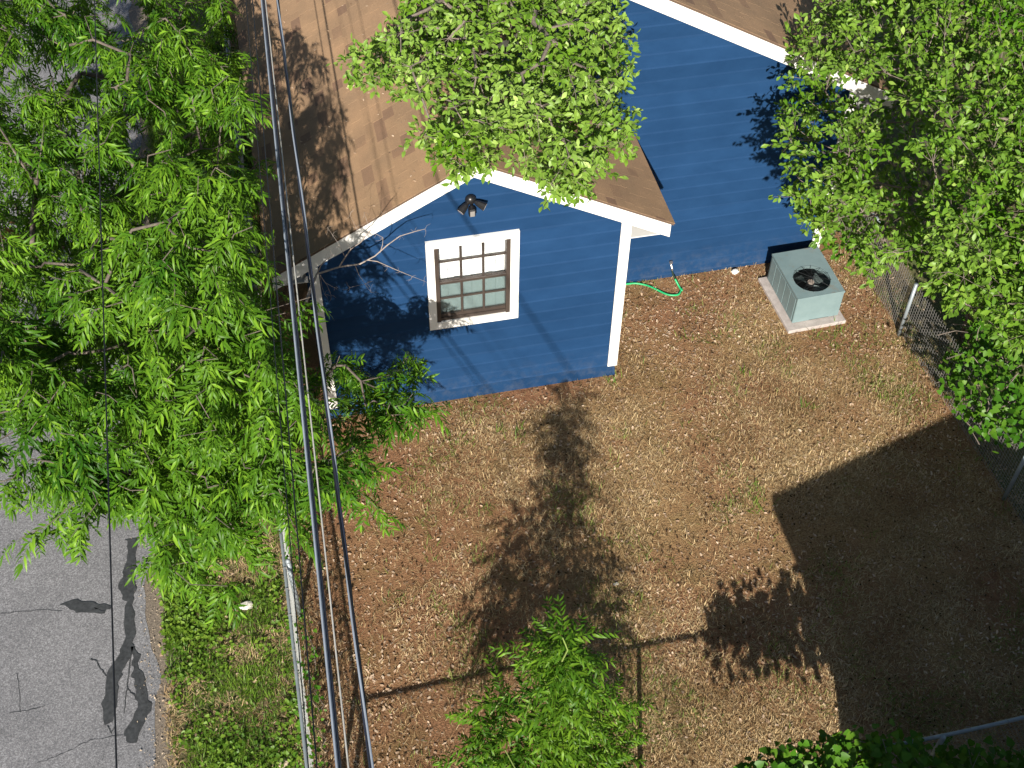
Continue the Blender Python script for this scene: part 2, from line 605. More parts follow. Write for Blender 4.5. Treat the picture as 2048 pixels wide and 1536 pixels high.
# ------------------------------------------------------------------ the house
YF, YB, YE = 10.738, 12.433, 21.0       # wing front, main gable front, main back
S = .543
AX, AZ = 1.96, 4.02                      # wing ridge
XL, XR = 0.0, 3.86                       # wing walls
MX = 3.915                               # main ridge
MZ = AZ + S * (MX - AX)
MR = 7.42                                # main right wall
EL, ER, EM = -.45, 4.40, 8.0             # eave lines
house = thing('house', 'blue lap-sided house with white trim and brown shingle roof', 'house', (2, YF, 0))
HO = Vector((2, YF, 0))


def H():
    return MB(HO)


def zl(x):
    return AZ + S * (x - AX)


def zr(x):
    return AZ - S * (x - AX)


def zm(x):
    return MZ - S * (x - MX)


WIN = (1.445, 2.425, 1.515, 2.835)       # opening x0 x1 z0 z1
# sheathing behind the boards
wl = H()
FP = [(XL, 0), (XR, 0), (XR, zr(XR) - .05), (AX, AZ - .05), (XL, zl(XL) - .05)]
BP = [(XL, 0), (MR, 0), (MR, zm(MR) - .05), (MX, MZ - .05), (XL, zl(XL) - .05)]


def pieces(poly, win=None):
    if not win:
        return [poly]
    x0, x1, z0, z1 = win
    out = [clip(poly, 1, 0, x0), clip(poly, -1, 0, -x1)]
    mid = clip(clip(poly, 1, 0, x1), -1, 0, -x0)
    out += [clip(mid, 0, 1, z0) if mid else [], clip(mid, 0, -1, -z1) if mid else []]
    return [q for q in out if len(q) > 2]


for q in pieces(FP, WIN):
    wl.prism(q, 'y', YF + .03, YF + .13)
wl.prism(BP, 'y', YB + .03, YB + .13)
wl.prism(BP, 'y', YE - .13, YE - .03)
wl.box(XL + .03, XL + .13, YF + .13, YE - .13, 0, zl(XL) - .06)
wl.box(XR - .13, XR - .03, YF + .13, YB + .03, 0, zr(XR) - .06)
wl.box(MR - .13, MR - .03, YB + .13, YE - .13, 0, zm(MR) - .06)
wl.build('wall', 'blue_siding', house)
# skirt board along the ground
sk = H()
sk.box(XL + .012, XR - .012, YF + .006, YF + .03, 0, .262)
sk.box(XR + .003, MR - .012, YB + .006, YB + .03, 0, .10)
sk.build('skirt_board', 'blue_siding', house)

EXP = .2


def boards(poly, plane, axis, z0, z1, win=None, sgn=1):
    """lap boards on a wall; each board is an object"""
    k = 0
    z = z0
    while z < z1:
        strip = clip(clip(poly, 0, -1, -z), 0, 1, z + EXP + .02)
        mb = H()
        split = win and z > win[2] and z + EXP + .02 < win[3]
        pcs = pieces(strip, win if win and z < win[3] and z + EXP > win[2] else None) if len(strip) > 2 else []
        pcs = [b_ for q in pcs for b_ in (clip(q, 0, 1, z + .02), clip(q, 0, -1, -(z + .02)))]
        nq = 0
        for q in [q for q in pcs if len(q) > 2]:
            nq += 1
            if split and mb.v and nq == 3:
                mb.build('siding_board', 'blue_siding', house)
                mb = H()
            n = len(q)
            fr = []
            for x, zz in q:
                d = .029 - .009 * (zz - z) / .02 if zz <= z + .0201 else .020 - .018 * (zz - z - .02) / (EXP - .02)
                fr.append((x, plane - sgn * d, zz) if axis == 'y' else (plane + sgn * d, x, zz))
            bk = [(x, plane + sgn * .028, zz) if axis == 'y' else (plane - sgn * .028, x, zz) for x, zz in q]
            mb.add(fr + bk, [tuple(range(n))] + [(i, (i + 1) % n, (i + 1) % n + n, i + n) for i in range(n)] + [tuple(range(n, 2 * n))[::-1]])
        if mb.v:
            mb.build('siding_board', 'blue_siding', house)
        z += EXP


boards([(x, z) for x, z in FP], YF, 'y', .258, 4.0, WIN)
BQ = [(XR + .01, 0), (MR, 0), (MR, zm(MR) - .06), (MX, MZ - .06), (AX, zl(AX) - .06), (AX + .02, AZ - .02), (XR + .01, zr(XR + .01) + .02)]
BP2 = [(AX, 2.0), (MR, .0), (MR, zm(MR) - .06), (MX, MZ - .06), (AX, zl(AX) - .06)]
boards([(XR + .01, .095), (MR, .095), (MR, zm(MR) - .06), (MX, MZ - .06), (XR + .01, zl(XR + .01) - .06)], YB, 'y', .095, 5.1)
boards([(AX + .05, AZ - .02), (XR + .008, zr(XR) + .03), (XR + .008, zl(XR) - .08), (AX + .05, AZ + .0)], YB, 'y', 2.9, 5.1)
boards([(YF, .0), (YB, 0), (YB, zr(XR) - .08), (YF, zr(XR) - .08)], XR, 'x', .0, 2.9)
boards([(YF, .0), (YE, 0), (YE, zl(XL) - .08), (YF, zl(XL) - .08)], XL, 'x', .0, 2.9, None, -1)
boards([(YB, .0), (YE, 0), (YE, zm(MR) - .08), (YB, zm(MR) - .08)], MR, 'x', .0, 3.1)


def cboard(x0, x1, y, z0, z1):
    H().box(x0, x1, y - .060, y - .036, z0, z1).build('corner_board', 'white_paint', house, bevel=.003)


cboard(3.745, 3.875, YF, .262, zr(3.81) - .22)
cboard(.008, .118, YF, .262, zl(.06) - .22)
cboard(MR - .115, MR + .02, YB, .10, zm(MR) - .2)


def rake(a, b, yf, t0=.02, th=.215, name='fascia_board'):
    """sloping trim board from roof-line point a to b (x,z)"""
    H().prism([(a[0], a[1] - t0), (b[0], b[1] - t0), (b[0], b[1] - t0 - th), (a[0], a[1] - t0 - th)], 'y', yf - .066, yf - .036).build(name, 'white_paint', house, bevel=.003)


rake((EL + .03, zl(EL + .03)), (AX - .0015, AZ), YF)
rake((AX + .0015, AZ), (ER - .03, zr(ER - .03)), YF)
rake((AX + .10, zl(AX + .10)), (MX - .0015, MZ), YB)
rake((MX + .0015, MZ), (EM - .03, zm(EM - .03)), YB)
# eave fascia and soffit along the drip edges
for x, y0, y1, z, sg in ((EL + .03, YF - .02, YE, zl(EL + .03), 1), (ER - .03, YF - .02, YB - .06, zr(ER - .03), -1), (EM - .03, YB - .02, YE, zm(EM - .03), -1)):
    H().box(min(x, x + sg * .022), max(x, x + sg * .022), y0, y1, z - .22, z - .03).build('eave_board', 'white_paint', house)
    xi = {EL + .03: XL, ER - .03: XR, EM - .03: MR}[x]
    lo, hi = sorted((x + sg * .024, xi - sg * .012))
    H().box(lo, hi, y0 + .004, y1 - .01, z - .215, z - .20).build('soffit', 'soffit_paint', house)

# roof deck
rd = H()
RT_ = .028


def slab(x0, z0, x1, z1, y0, y1):
    rd.add([(x0, y0, z0), (x1, y0, z1), (x1, y1, z1), (x0, y1, z0), (x0, y0, z0 - RT_), (x1, y0, z1 - RT_), (x1, y1, z1 - RT_), (x0, y1, z0 - RT_)],
           [(0, 1, 2, 3), (7, 6, 5, 4), (0, 4, 5, 1), (1, 5, 6, 2), (2, 6, 7, 3), (3, 7, 4, 0)])


RY0, RYB = YF - .078, YB - .078
slab(EL, zl(EL), AX, AZ, RY0, YE)
slab(AX, AZ, ER, zr(ER), RY0, YB + .02)
slab(AX + .001, AZ, MX, MZ, RYB, YE)
slab(MX, MZ, EM, zm(EM), RYB, YE)
roof = rd.build('roof', 'roof_deck', house)

# shingles: one tab mesh, placed by matrices; the 300 that show largest are objects, the others one mesh
CE, TW, TH = .142, .31, .0045
TABV = np.array([(0, 0, 0), (1, 0, 0), (1, 1.06, 0), (0, 1.06, 0), (.006, 0, TH), (.994, 0, TH), (.994, 1.06, .003), (.006, 1.06, .003)], float)
TABF = [(0, 3, 2, 1), (4, 5, 6, 7), (0, 1, 5, 4), (1, 2, 6, 5), (3, 0, 4, 7)]
tabs = []


def slope_tabs(xe, ze, xr_, zr_, y0, y1, flip):
    d = Vector((xr_ - xe, 0, zr_ - ze))
    L = d.length
    u = d / L                         # up the slope
    ax = Vector((0, 1 if not flip else -1, 0))
    nrm = ax.cross(u)
    if nrm.z < 0:
        nrm = -nrm
    s, k = -.012, 0
    while s < L - .02:
        ln = min(CE, L - s)
        y = y0 - random.uniform(0, TW)
        while y < y1:
            w = TW * random.choice((.5, .62, .8, 1, 1, 1.25))
            a, b = max(y, y0), min(y + w, y1)
            if b - a > .02:
                o = Vector((xe, b if u.x > 0 else a, ze)) + u * s + nrm * (.0012 + random.uniform(0, .0008))
                mt = Matrix((Vector((0, (a - b) if u.x > 0 else (b - a), 0)), u * ln, nrm)).transposed().to_4x4()
                mt.translation = o
                tabs.append(mt)
            y += w
        s += CE
        k += 1


slope_tabs(EL, zl(EL), AX - .06, zl(AX - .06), RY0, YE, False)
slope_tabs(ER, zr(ER), AX + .06, zr(AX + .06), RY0, YB - .004, True)
slope_tabs(AX + .10, zl(AX + .10), MX - .06, zl(MX - .06), RYB, YE, False)
slope_tabs(EM, zm(EM), MX + .06, zm(MX + .06), RYB, YE, True)
tabm = np_mesh('shingle', TABV, TABF)
tabm.shade_flat()
tabm.materials.append(M['shingle'])
TA = np.array([np.array(t_) for t_ in tabs])
px, py, w = project(TA[:, :3, 3] + TA[:, :3, 0] * .5 + TA[:, :3, 1] * .5)
inside = (px > 470) & (px < 2060) & (py > -12) & (py < 640) & ~((px > 800) & (px < 1235) & (py < 300)) & ~((px > 1560) & (py > 60))
score = np.where(inside, np.linalg.norm(TA[:, :3, 0], axis=1) / w, 0)
order = np.argsort(-score)
pick = [i for i in order[:300] if score[i] > 0]
for i in pick:
    o = link('shingle', tabm, None, roof)
    mt = tabs[i].copy()
    mt.translation = mt.translation - HO
    o.matrix_local = mt
rest = [i for i in range(len(tabs)) if i not in set(pick)]
V = np.einsum('nij,kj->nki', TA[rest][:, :3, :3], TABV) + TA[rest][:, None, :3, 3] - np.array(HO)
nV = len(TABV)
FF = np.array(TABF)
F = (FF[None] + (np.arange(len(rest)) * nV)[:, None, None]).reshape(-1, 4)
fm = np_mesh('shingle_field', V.reshape(-1, 3), F)
fm.shade_flat()
o = link('shingle_field', fm, 'shingle', roof)
stuff(o)
# ridge caps
for (x, z, y0, y1) in ((AX, AZ, RY0, YB - .1), (MX, MZ, RYB, YE)):
    y = y0
    while y < y1:
        e = min(y + .22, y1)
        H().add([(x - .13, y, z - S * .13 + .020), (x, y, z + .022), (x + .13, y, z - S * .13 + .020), (x - .13, e, z - S * .13 + .012), (x, e, z + .014), (x + .13, e, z - S * .13 + .012),
                 (x - .13, y, z - S * .13 + .006), (x + .13, y, z - S * .13 + .006), (x, y, z + .006)],
                [(0, 1, 4, 3), (1, 2, 5, 4), (0, 6, 8, 1), (1, 8, 7, 2)]).build('ridge_shingle', 'shingle', house)
        y += .2

# window
wn = H()
x0, x1, z0, z1 = 1.475, 2.390, 1.572, 2.802
yw = YF - .006
wn.box(x0, x0 + .05, yw - .045, yw + .075, z0, z1)
wn.box(x1 - .05, x1, yw - .045, yw + .075, z0, z1)
wn.box(x0 + .05, x1 - .05, yw - .03, yw + .075, z0, z0 + .05)
window = wn.build('window', 'bronze', house)
tr = H()
o0, o1, p0, p1 = 1.378, 2.498, 1.452, 2.900
tr.prism([(o0, p0), (o1, p0), (x1 + .002, z0 - .002), (x0 - .002, z0 - .002)], 'y', YF - .056, YF + .05)
tr.prism([(o1, p0), (o1, p1), (x1 + .002, z1 - .005), (x1 + .002, z0 - .002)], 'y', YF - .0562, YF + .05)
tr.prism([(o1, p1), (o0, p1), (x0 - .002, z1 - .005), (x1 + .002, z1 - .005)], 'y', YF - .0558, YF + .05)
tr.prism([(o0, p1), (o0, p0), (x0 - .002, z0 - .002), (x0 - .002, z1 - .005)], 'y', YF - .0564, YF + .05)
tr.build('trim', 'white_paint', window)
zmid = 2.215
H().box(x0 + .05, x1 - .05, yw - .04, yw + .012, zmid - .022, zmid + .022).build('meeting_rail', 'bronze', window, bevel=.004)
H().box(x0 + .05, x1 - .05, yw - .012, yw + .02, z0 + .052, z0 + .095).build('sash_rail', 'bronze', window)
for sx in (.28, .72):
    xx = x0 + (x1 - x0) * sx
    H().box(xx - .035, xx + .035, yw - .026, yw + .004, zmid + .023, zmid + .034).build('sash_lock', 'bronze', window, bevel=.004)
for (za_, zb_, yy) in ((zmid + .022, z1 - .002, yw + .018), (z0 + .095, zmid - .022, yw + .002)):
    zc = (za_ + zb_) / 2
    for fx in (1 / 3, 2 / 3):
        xx = x0 + .05 + (x1 - x0 - .1) * fx
        H().box(xx - .013, xx + .013, yy - .012, yy + .012, za_, zb_).build('muntin', 'bronze', window)
    H().box(x0 + .05, x1 - .05, yy - .010, yy + .010, zc - .011, zc + .011).build('muntin', 'bronze', window)
    for ix in range(3):
        a = x0 + .05 + (x1 - x0 - .1) * ix / 3 + .0135
        b = x0 + .05 + (x1 - x0 - .1) * (ix + 1) / 3 - .0135
        for (c_, d_) in ((za_ + .001, zc - .0115), (zc + .0115, zb_ - .001)):
            H().box(a, b, yy - .002, yy + .002, c_, d_).build('pane', 'glass', window)
H().box(x0 + .051, x1 - .051, yw + .026, yw + .027, z0 + .052, zmid - .023).build('insect_screen', 'insect_screen', window)
bl = H()
z = z0 + .055
while z < z1 - .01:
    bl.add([(x0 + .052, yw + .062, z), (x1 - .052, yw + .062, z), (x1 - .052, yw + .060, z + .026), (x0 + .052, yw + .060, z + .026)], [(0, 1, 2, 3)])
    z += .0245
bl.box(x0 + .03, x1 - .03, yw + .064, yw + .07, z0, z1)
bl.build('blind', 'blind_white', window)
for fx in (.14, .5, .86):
    xx = x0 + .05 + (x1 - x0 - .1) * fx
    H().box(xx - .002, xx + .002, yw + .047, yw + .05, z0 + .06, z1 - .01).build('blind_cord', 'cable_grey', window)

# hose bib on the back wall
sp = H()
sp.tube([(5.14, YB - .01, .33), (5.14, YB - .09, .335), (5.145, YB - .12, .30), (5.15, YB - .125, .27)], [.013, .014, .014, .013], 8)
sp.lathe([(.026, -.008), (.026, .008)], (5.14, YB - .07, .375), 8)
sp.tube([(5.14, YB - .07, .33), (5.14, YB - .07, .375)], .006, 6)
sp.build('spigot', 'brass', house, smooth=False)

# floodlight
fl = thing('security_light', 'black twin-head security floodlight with sensor under the gable peak', 'floodlight', (1.92, YF - .045, 3.47))
FO = Vector((1.92, YF - .045, 3.47))
c0 = Vector((1.92, YF - .036, 3.47))
MB(FO).lathe([(.062, 0), (.066, -.012), (.060, -.035), (.043, -.058), (.018, -.070)], c0, 18, 'y').build('dome', 'black_metal', fl, smooth=True)


def head(d, side, scale=1.0):
    d = Vector(d).normalized()
    s = c0 + Vector((0, -.045, 0))
    a = s + d * .055
    MB(FO).tube([s, a], .010, 6).build('arm', 'black_metal', fl)
    fwd = (d + Vector((0, -.55, 0))).normalized()
    mb = MB(FO)
    mb.tube([a - fwd * .01, a + fwd * .03, a + fwd * .075, a + fwd * .125], [.020, .036, .044, .052], 10)
    mb.build('lamp_head', 'black_metal', fl, smooth=False)
    e = a + fwd * .1255
    MB(FO).tube([e, e + fwd * .002], .044, 10).build('lamp_glass', 'lamp_lens', fl)


head((-.8, 0, -.55), -1)
head((.85, 0, -.36), 1)
sb = MB(FO)
sb.box(c0.x - .012, c0.x + .012, YF - .104, YF - .074, 3.375, 3.42)
sb.build('sensor_arm', 'black_metal', fl)
MB(FO).box(c0.x - .034, c0.x + .044, YF - .139, YF - .059, 3.275, 3.378).build('sensor_box', 'black_metal', fl, bevel=.012)
MB(FO).box(c0.x - .022, c0.x + .030, YF - .142, YF - .1385, 3.288, 3.362).build('sensor_face', 'sensor_lens', fl)

# ------------------------------------------------------------------ neighbour's house behind the viewpoint, whose shade lies on the yard
nb = thing('neighbour_house', 'neighbouring low-pitched house beyond the bottom chain-link fence', 'house', (8, -2, 0))
NO = Vector((8, -2, 0))
hx, hy, hz = 3.78, 3.0, 2.92
mb = MB(NO)
mb.prism([(hx + .4, 0), (12.6, 0), (12.6, 2.75), (8.4, 3.45), (hx + .4, 2.8)], 'y', -7.5, hy - .4)
mb.build('wall', 'soffit_paint', nb)
mb = MB(NO)
rz = hz + (8.4 - hx) * .16
mb.prism([(hx, hz), (8.4, rz), (8.4, rz - .12), (hx, hz - .12)], 'y', -8, hy)
mb.prism([(8.402, rz), (13.08, hz), (13.08, hz - .12), (8.402, rz - .12)], 'y', -8, hy)
mb.build('roof', 'shingle', nb)

# ------------------------------------------------------------------ air conditioner
th_ = R(1.82)
AO = Vector((6.575, 11.126, .0))
pad = MB(AO).prism([(-.10, -.13), (.775, -.125), (.765, .99), (-.12, .985)], 'z', 0, .06)
pad.v = [tuple(Vector(v) + AO) for v in pad.v]
pado = pad.build('concrete_pad', 'concrete', None, bevel=.006)
pado.location = AO
pado.rotation_euler = (0, 0, th_)
tag(pado, 'pale concrete slab on bare soil under the air conditioner', 'slab')
ac = thing('air_conditioner', 'grey-green metal air conditioner with round fan on a concrete slab', 'air conditioner', AO)
ac.rotation_euler = (0, 0, th_)
W, D, Z0, Z1 = .698, .943, .066, .545


def A():
    return MB((0, 0, 0))


cx, cy, cr_ = .345, .335, .262
cb = A()
# walls of the cabinet
cb.box(0, .012, 0, D, Z0, Z1)
cb.box(W - .012, W, 0, D, Z0, Z1)
cb.box(.012, W - .012, 0, .012, Z0, Z1 - .012)
cb.box(.012, W - .012, D - .012, D, Z0, Z1 - .012)
cb.build('cabinet', 'ac_enamel', ac, bevel=.003)
# lid with a round opening
n = 48
vs, fs = [], []
ring = [(cx + cr_ * math.cos(2 * math.pi * k / n), cy + cr_ * math.sin(2 * math.pi * k / n)) for k in range(n)]
outr = []
for k in range(n):
    a = 2 * math.pi * k / n
    dx, dy = math.cos(a), math.sin(a)
    s = min(((W - .0) - cx) / dx if dx > 1e-6 else 9, (-.0 - cx) / dx if dx < -1e-6 else 9, (D - cy) / dy if dy > 1e-6 else 9, (0 - cy) / dy if dy < -1e-6 else 9)
    outr.append((cx + dx * s, cy + dy * s))
corners = [(W, D), (0, D), (0, 0), (W, 0)]
bmx = bmesh.new()
vin = [bmx.verts.new((x, y, Z1 + .003)) for x, y in ring]
vout = [bmx.verts.new((x, y, Z1 + .003)) for x, y in outr]
vlow = [bmx.verts.new((x, y, Z1 - .05)) for x, y in ring]
for k in range(n):
    k2 = (k + 1) % n
    bmx.faces.new((vin[k], vin[k2], vout[k2], vout[k]))
    bmx.faces.new((vlow[k], vlow[k2], vin[k2], vin[k]))
    a, b = outr[k], outr[k2]
    for c in corners:
        if (abs(a[0] - c[0]) < 1e-4 or abs(a[1] - c[1]) < 1e-4) and (abs(b[0] - c[0]) < 1e-4 or abs(b[1] - c[1]) < 1e-4) and not ((abs(a[0] - b[0]) < 1e-4) or (abs(a[1] - b[1]) < 1e-4)):
            cv = bmx.verts.new((c[0], c[1], Z1 + .003))
            bmx.faces.new((vout[k], vout[k2], cv))
me = bpy.data.meshes.new('lid')
bmesh.ops.recalc_face_normals(bmx, faces=bmx.faces)
bmx.to_mesh(me)
bmx.free()
link('lid', me, 'ac_enamel', ac)
A().box(-.006, W + .006, -.006, 0, Z1 - .03, Z1 + .002).build('lid_edge', 'ac_enamel', ac)
A().box(-.006, -.0005, 0.0, D + .006, Z1 - .03, Z1 + .002).build('lid_edge', 'ac_enamel', ac)
for k in range(5):
    y0_ = .03 + k * (D - .06) / 5
    A().box(-.010, -.0004, y0_ + .007, y0_ + (D - .06) / 5 - .007, Z0 + .025, Z1 - .045).build('side_panel', 'ac_enamel', ac, bevel=.003)
A().box(-.0035, -.0002, .02, D - .02, Z0 + .015, Z1 - .035).build('panel_recess', 'ac_groove', ac)
A().box(.02, W - .02, .02, D - .02, Z0, Z0 + .03).build('fan_well', 'fan_black', ac)
A().box(.25, .55, -.002, -.0001, Z0 + .004, Z0 + .012).build('base_slot', 'ac_groove', ac)
fz = Z1 - .10
A().lathe([(.055, -.08), (.055, .03), (.05, .036)], (cx, cy, fz), 20).build('fan_motor', 'fan_black', ac)
A().lathe([(.048, 0), (.045, .008)], (cx, cy, fz + .0365), 20).build('motor_cap', 'hub_metal', ac)
A().lathe([(cr_ - .002, -.30), (cr_ - .002, -.295)], (cx, cy, Z1), 32).build('fan_floor', 'fan_black', ac)
for k in range(4):
    a0 = 2 * math.pi * k / 4 + .5
    vs = []
    for i in range(4):
        r = .05 + (.245 - .05) * i / 3
        wd = (.30, .36, .42, .42)[i]
        for sgn_ in (-1, 1):
            a = a0 + sgn_ * wd
            vs.append((cx + r * math.cos(a), cy + r * math.sin(a), fz - .02 + sgn_ * .03))
    A().add(vs, [(2 * i, 2 * i + 1, 2 * i + 3, 2 * i + 2) for i in range(3)]).build('fan_blade', 'fan_blade', ac)
for k in range(9):
    r = .03 + k * .0288
    pts = [(cx + r * math.cos(2 * math.pi * j / 28), cy + r * math.sin(2 * math.pi * j / 28), Z1 + .022 - .018 * (r / cr_) ** 2) for j in range(29)]
    A().tube(pts, .0016, 4, False).build('grille_ring', 'fan_black', ac)
for k in range(6):
    a = math.pi * k / 6 + .2
    A().tube([(cx + (cr_ + .01) * math.cos(a) * s, cy + (cr_ + .01) * math.sin(a) * s, Z1 + .026 - .020 * s * s) for s in (-1, -.5, 0, .5, 1)], .003, 5).build('grille_bar', 'fan_black', ac)

# ------------------------------------------------------------------ garden hose
hp = [(5.15, YB - .125, .262), (5.165, YB - .15, .20), (5.21, YB - .20, .10), (5.245, YB - .27, .04), (5.262, YB - .32, .022)]
hp += [tuple(at(px_, py_, .02)) for px_, py_ in ((1363, 577), (1358, 588), (1346, 590.5), (1332, 588), (1315, 580), (1296, 571.5), (1275, 567), (1258, 567.5))]
hp += [(4.25, 12.40, .02), (4.02, 12.25, .02), (3.99, 11.9, .02)]
pts = []
for i in range(len(hp) - 1):
    p0_, p1_, p2_, p3_ = (Vector(hp[max(0, min(len(hp) - 1, j))]) for j in (i - 1, i, i + 1, i + 2))
    for j in range(5):
        s = j / 5
        pts.append(.5 * ((2 * p1_) + (p2_ - p0_) * s + (2 * p0_ - 5 * p1_ + 4 * p2_ - p3_) * s * s + (3 * p1_ - p0_ - 3 * p2_ + p3_) * s ** 3))
pts.append(Vector(hp[-1]))
hose = thing('garden_hose', 'bright green garden hose curling from the wall tap to the white corner', 'hose', (5.15, 12.3, 0))
MB((5.15, 12.3, 0)).tube(pts[8:], .015, 8).build('tube', 'hose_green', hose, smooth=True)
MB((5.15, 12.3, 0)).tube(pts[:9], .014, 8).build('connector_sleeve', 'hose_dark', hose, smooth=True)

# ------------------------------------------------------------------ overhead cables: (pixels at two ends, height, radius)
def wire_pts(pp, z, sag=.0, ext=18):
    a, b = Vector(at(*pp[0], z)), Vector(at(*pp[-1], z))
    d = (a - b).normalized()
    pts = []
    L = (a - b).length
    for i in range(61):
        s = -ext + (L + 2 * ext) * i / 60
        pts.append(b + d * s)
    return pts, d


def cable(name, parts, label, cat='cable', group=None):
    pts0, d = parts[0][0]
    org = pts0[30]
    if len(parts) == 1:
        (pts, d), r, mat, tw = parts[0]
        o = MB(org).tube(pts, r, 7).build(name, mat, None, smooth=True)
        o.location = org
        return tag(o, label, cat, group)
    th2 = thing(name, label, cat, org, group)
    for k, ((pts, d), r, mat, tw) in enumerate(parts):
        q = pts
        if tw:
            q = []
            side = d.cross(Vector((0, 0, 1))).normalized()
            up2 = side.cross(d)
            for i in range(len(pts) - 1):
                for j in range(8):
                    s = (i + j / 8)
                    p = pts[i].lerp(pts[i + 1], j / 8)
                    ph = s * tw[1] + k * 2 * math.pi / 3
                    q.append(p + (side * math.cos(ph) + up2 * math.sin(ph)) * tw[0])
        MB(org).tube(q, r, 6).build('strand', mat, th2, smooth=True)
    return th2


A_ = lambda dx: [(525 + dx * .7, 0), (677 + dx, 1536)]
cable('cable_bundle', [(wire_pts(A_(-3.2), 4.95), .009, 'cable_grey', None), (wire_pts(A_(-.5), 4.94), .0055, 'cable_grey', None),
                       (wire_pts(A_(3), 4.92), .0098, 'cable_blue', None), (wire_pts(A_(6), 4.90), .0035, 'cable_brown', None)],
      'thick grey and navy lashed cable bundle running over the house eave', 'cable')
cable('overhead_cable', [(wire_pts([(531, 0), (697, 1536)], 4.6), .007, 'cable_light', None)], 'thin pale cable between the thick grey bundle and the twisted dark cable', 'cable')
cable('twisted_cable', [(wire_pts([(555, 0), (743, 1536)], 6.85), .0068, 'cable_blue', (.0078, 2.1)), (wire_pts([(555, 0), (743, 1536)], 6.85), .0066, 'cable_black', (.0078, 2.1)), (wire_pts([(555, 0), (743, 1536)], 6.85), .0066, 'cable_grey', (.0078, 2.1))],
      'twisted dark power cable nearest the window side of the roof', 'cable')
cable('overhead_wire', [(wire_pts([(284, -60), (205, 560), (233, 1536)][1:], 7.6), .0042, 'cable_black', None)], 'single thin black wire crossing the road and the leafy tree', 'wire')
cable('overhead_wire', [(wire_pts([(505, 0), (569, 768), (634, 1536)], 6.2), .0048, 'cable_black', None)], 'thin black wire just left of the grey bundle, beside the house eave', 'wire')
cable('overhead_wire', [(wire_pts([(492, 0), (556, 768), (617, 1536)], 6.0), .0038, 'cable_black', None)], 'faint black wire running above the chain-link fence rail', 'wire')

# ------------------------------------------------------------------ chain-link fences
def diamond(org, p0, p1, h, cell=.05, r=.0018, mat='mesh_wire', parent=None, sq=False, z0=.03):
    """woven wire between two ground points"""
    a, b = Vector(p0), Vector(p1)
    L = (b - a).length
    u = (b - a) / L
    nrm = Vector((-u.y, u.x, 0))
    segs = []
    if sq:
        k = int(L / cell)
        for i in range(k + 1):
            segs.append([a + u * (i * cell) + Vector((0, 0, z0)), a + u * (i * cell) + Vector((0, 0, h))])
        for j in range(int((h - z0) / cell) + 1):
            zz = z0 + j * cell
            ps = [a + u * (L * i / 24) + Vector((0, 0, zz)) + nrm * (.006 * math.sin(i * 2.1 + j)) for i in range(25)]
            for q0, q1 in zip(ps[:-1], ps[1:]):
                segs.append([q0, q1])
    else:
        for i in range(int(L / cell)):
            nz = int((h - z0) / (cell))
            for j in range(nz):
                s0 = i * cell + (cell * .5 if j % 2 else -cell * .5) * 1.0
                s1 = i * cell + (-cell * .5 if j % 2 else cell * .5) * 1.0
                segs.append([a + u * s0 + Vector((0, 0, z0 + j * cell)) + nrm * .002 * (1 if j % 2 else -1), a + u * s1 + Vector((0, 0, z0 + (j + 1) * cell)) - nrm * .002 * (1 if j % 2 else -1)])
    P0 = np.array([list(s[0]) for s in segs]) - np.array(org)
    P1 = np.array([list(s[1]) for s in segs]) - np.array(org)
    d = P1 - P0
    d /= np.linalg.norm(d, axis=1, keepdims=True)
    nn = np.tile(np.array(nrm), (len(d), 1))
    bb = np.cross(d, nn)
    V, F = [], []
    ring = []
    for k in range(3):
        an = 2 * math.pi * k / 3
        ring.append(nn * math.cos(an) * r + bb * math.sin(an) * r)
    V = np.stack([P0 + ring[0], P0 + ring[1], P0 + ring[2], P1 + ring[0], P1 + ring[1], P1 + ring[2]], 1).reshape(-1, 3)
    base = np.arange(len(d)) * 6
    F = np.concatenate([np.stack([base + i, base + (i + 1) % 3, base + 3 + (i + 1) % 3, base + 3 + i], 1) for i in range(3)])
    o = link('wire_mesh', np_mesh('wire_mesh', V, F), mat, parent)
    return stuff(o)


FX, FH = -.735, 1.1
lf = thing('chain_link_fence', 'galvanized chain-link fence with tied top rail along the grass verge', 'fence', (FX, 8, 0))
LO = Vector((FX, 8, 0))
diamond(LO, (FX, 2.0, 0), (FX, 20, 0), FH, .055, .0032, 'mesh_wire', lf)
MB(LO).tube([(FX, y, FH + .006 + .01 * math.sin(y * 1.3)) for y in np.arange(2, 20.1, .6)], .0185, 10).build('top_rail', 'galvanized', lf, smooth=True)
for y in (4.95, 7.85, 10.9, 13.9, 16.9):
    MB(LO).tube([(FX + .045, y, 0), (FX + .045, y, FH + .02)], .027, 10).build('post', 'galvanized', lf, smooth=True)
    MB(LO).lathe([(.03, 0), (.03, .02), (.018, .045), (.004, .05)], (FX + .045, y, FH + .02), 10).build('post_cap', 'galvanized', lf, smooth=True)
for k, y in enumerate(np.arange(4.6, 19, .36)):
    yy = y + random.uniform(-.1, .1)
    MB(LO).tube([(FX + .024 * math.cos(a), yy + .004 * a, FH + .006 + .024 * math.sin(a)) for a in np.linspace(-1.2, 4.2, 9)], .0032, 4).build('wire_tie', 'mesh_dark', lf)

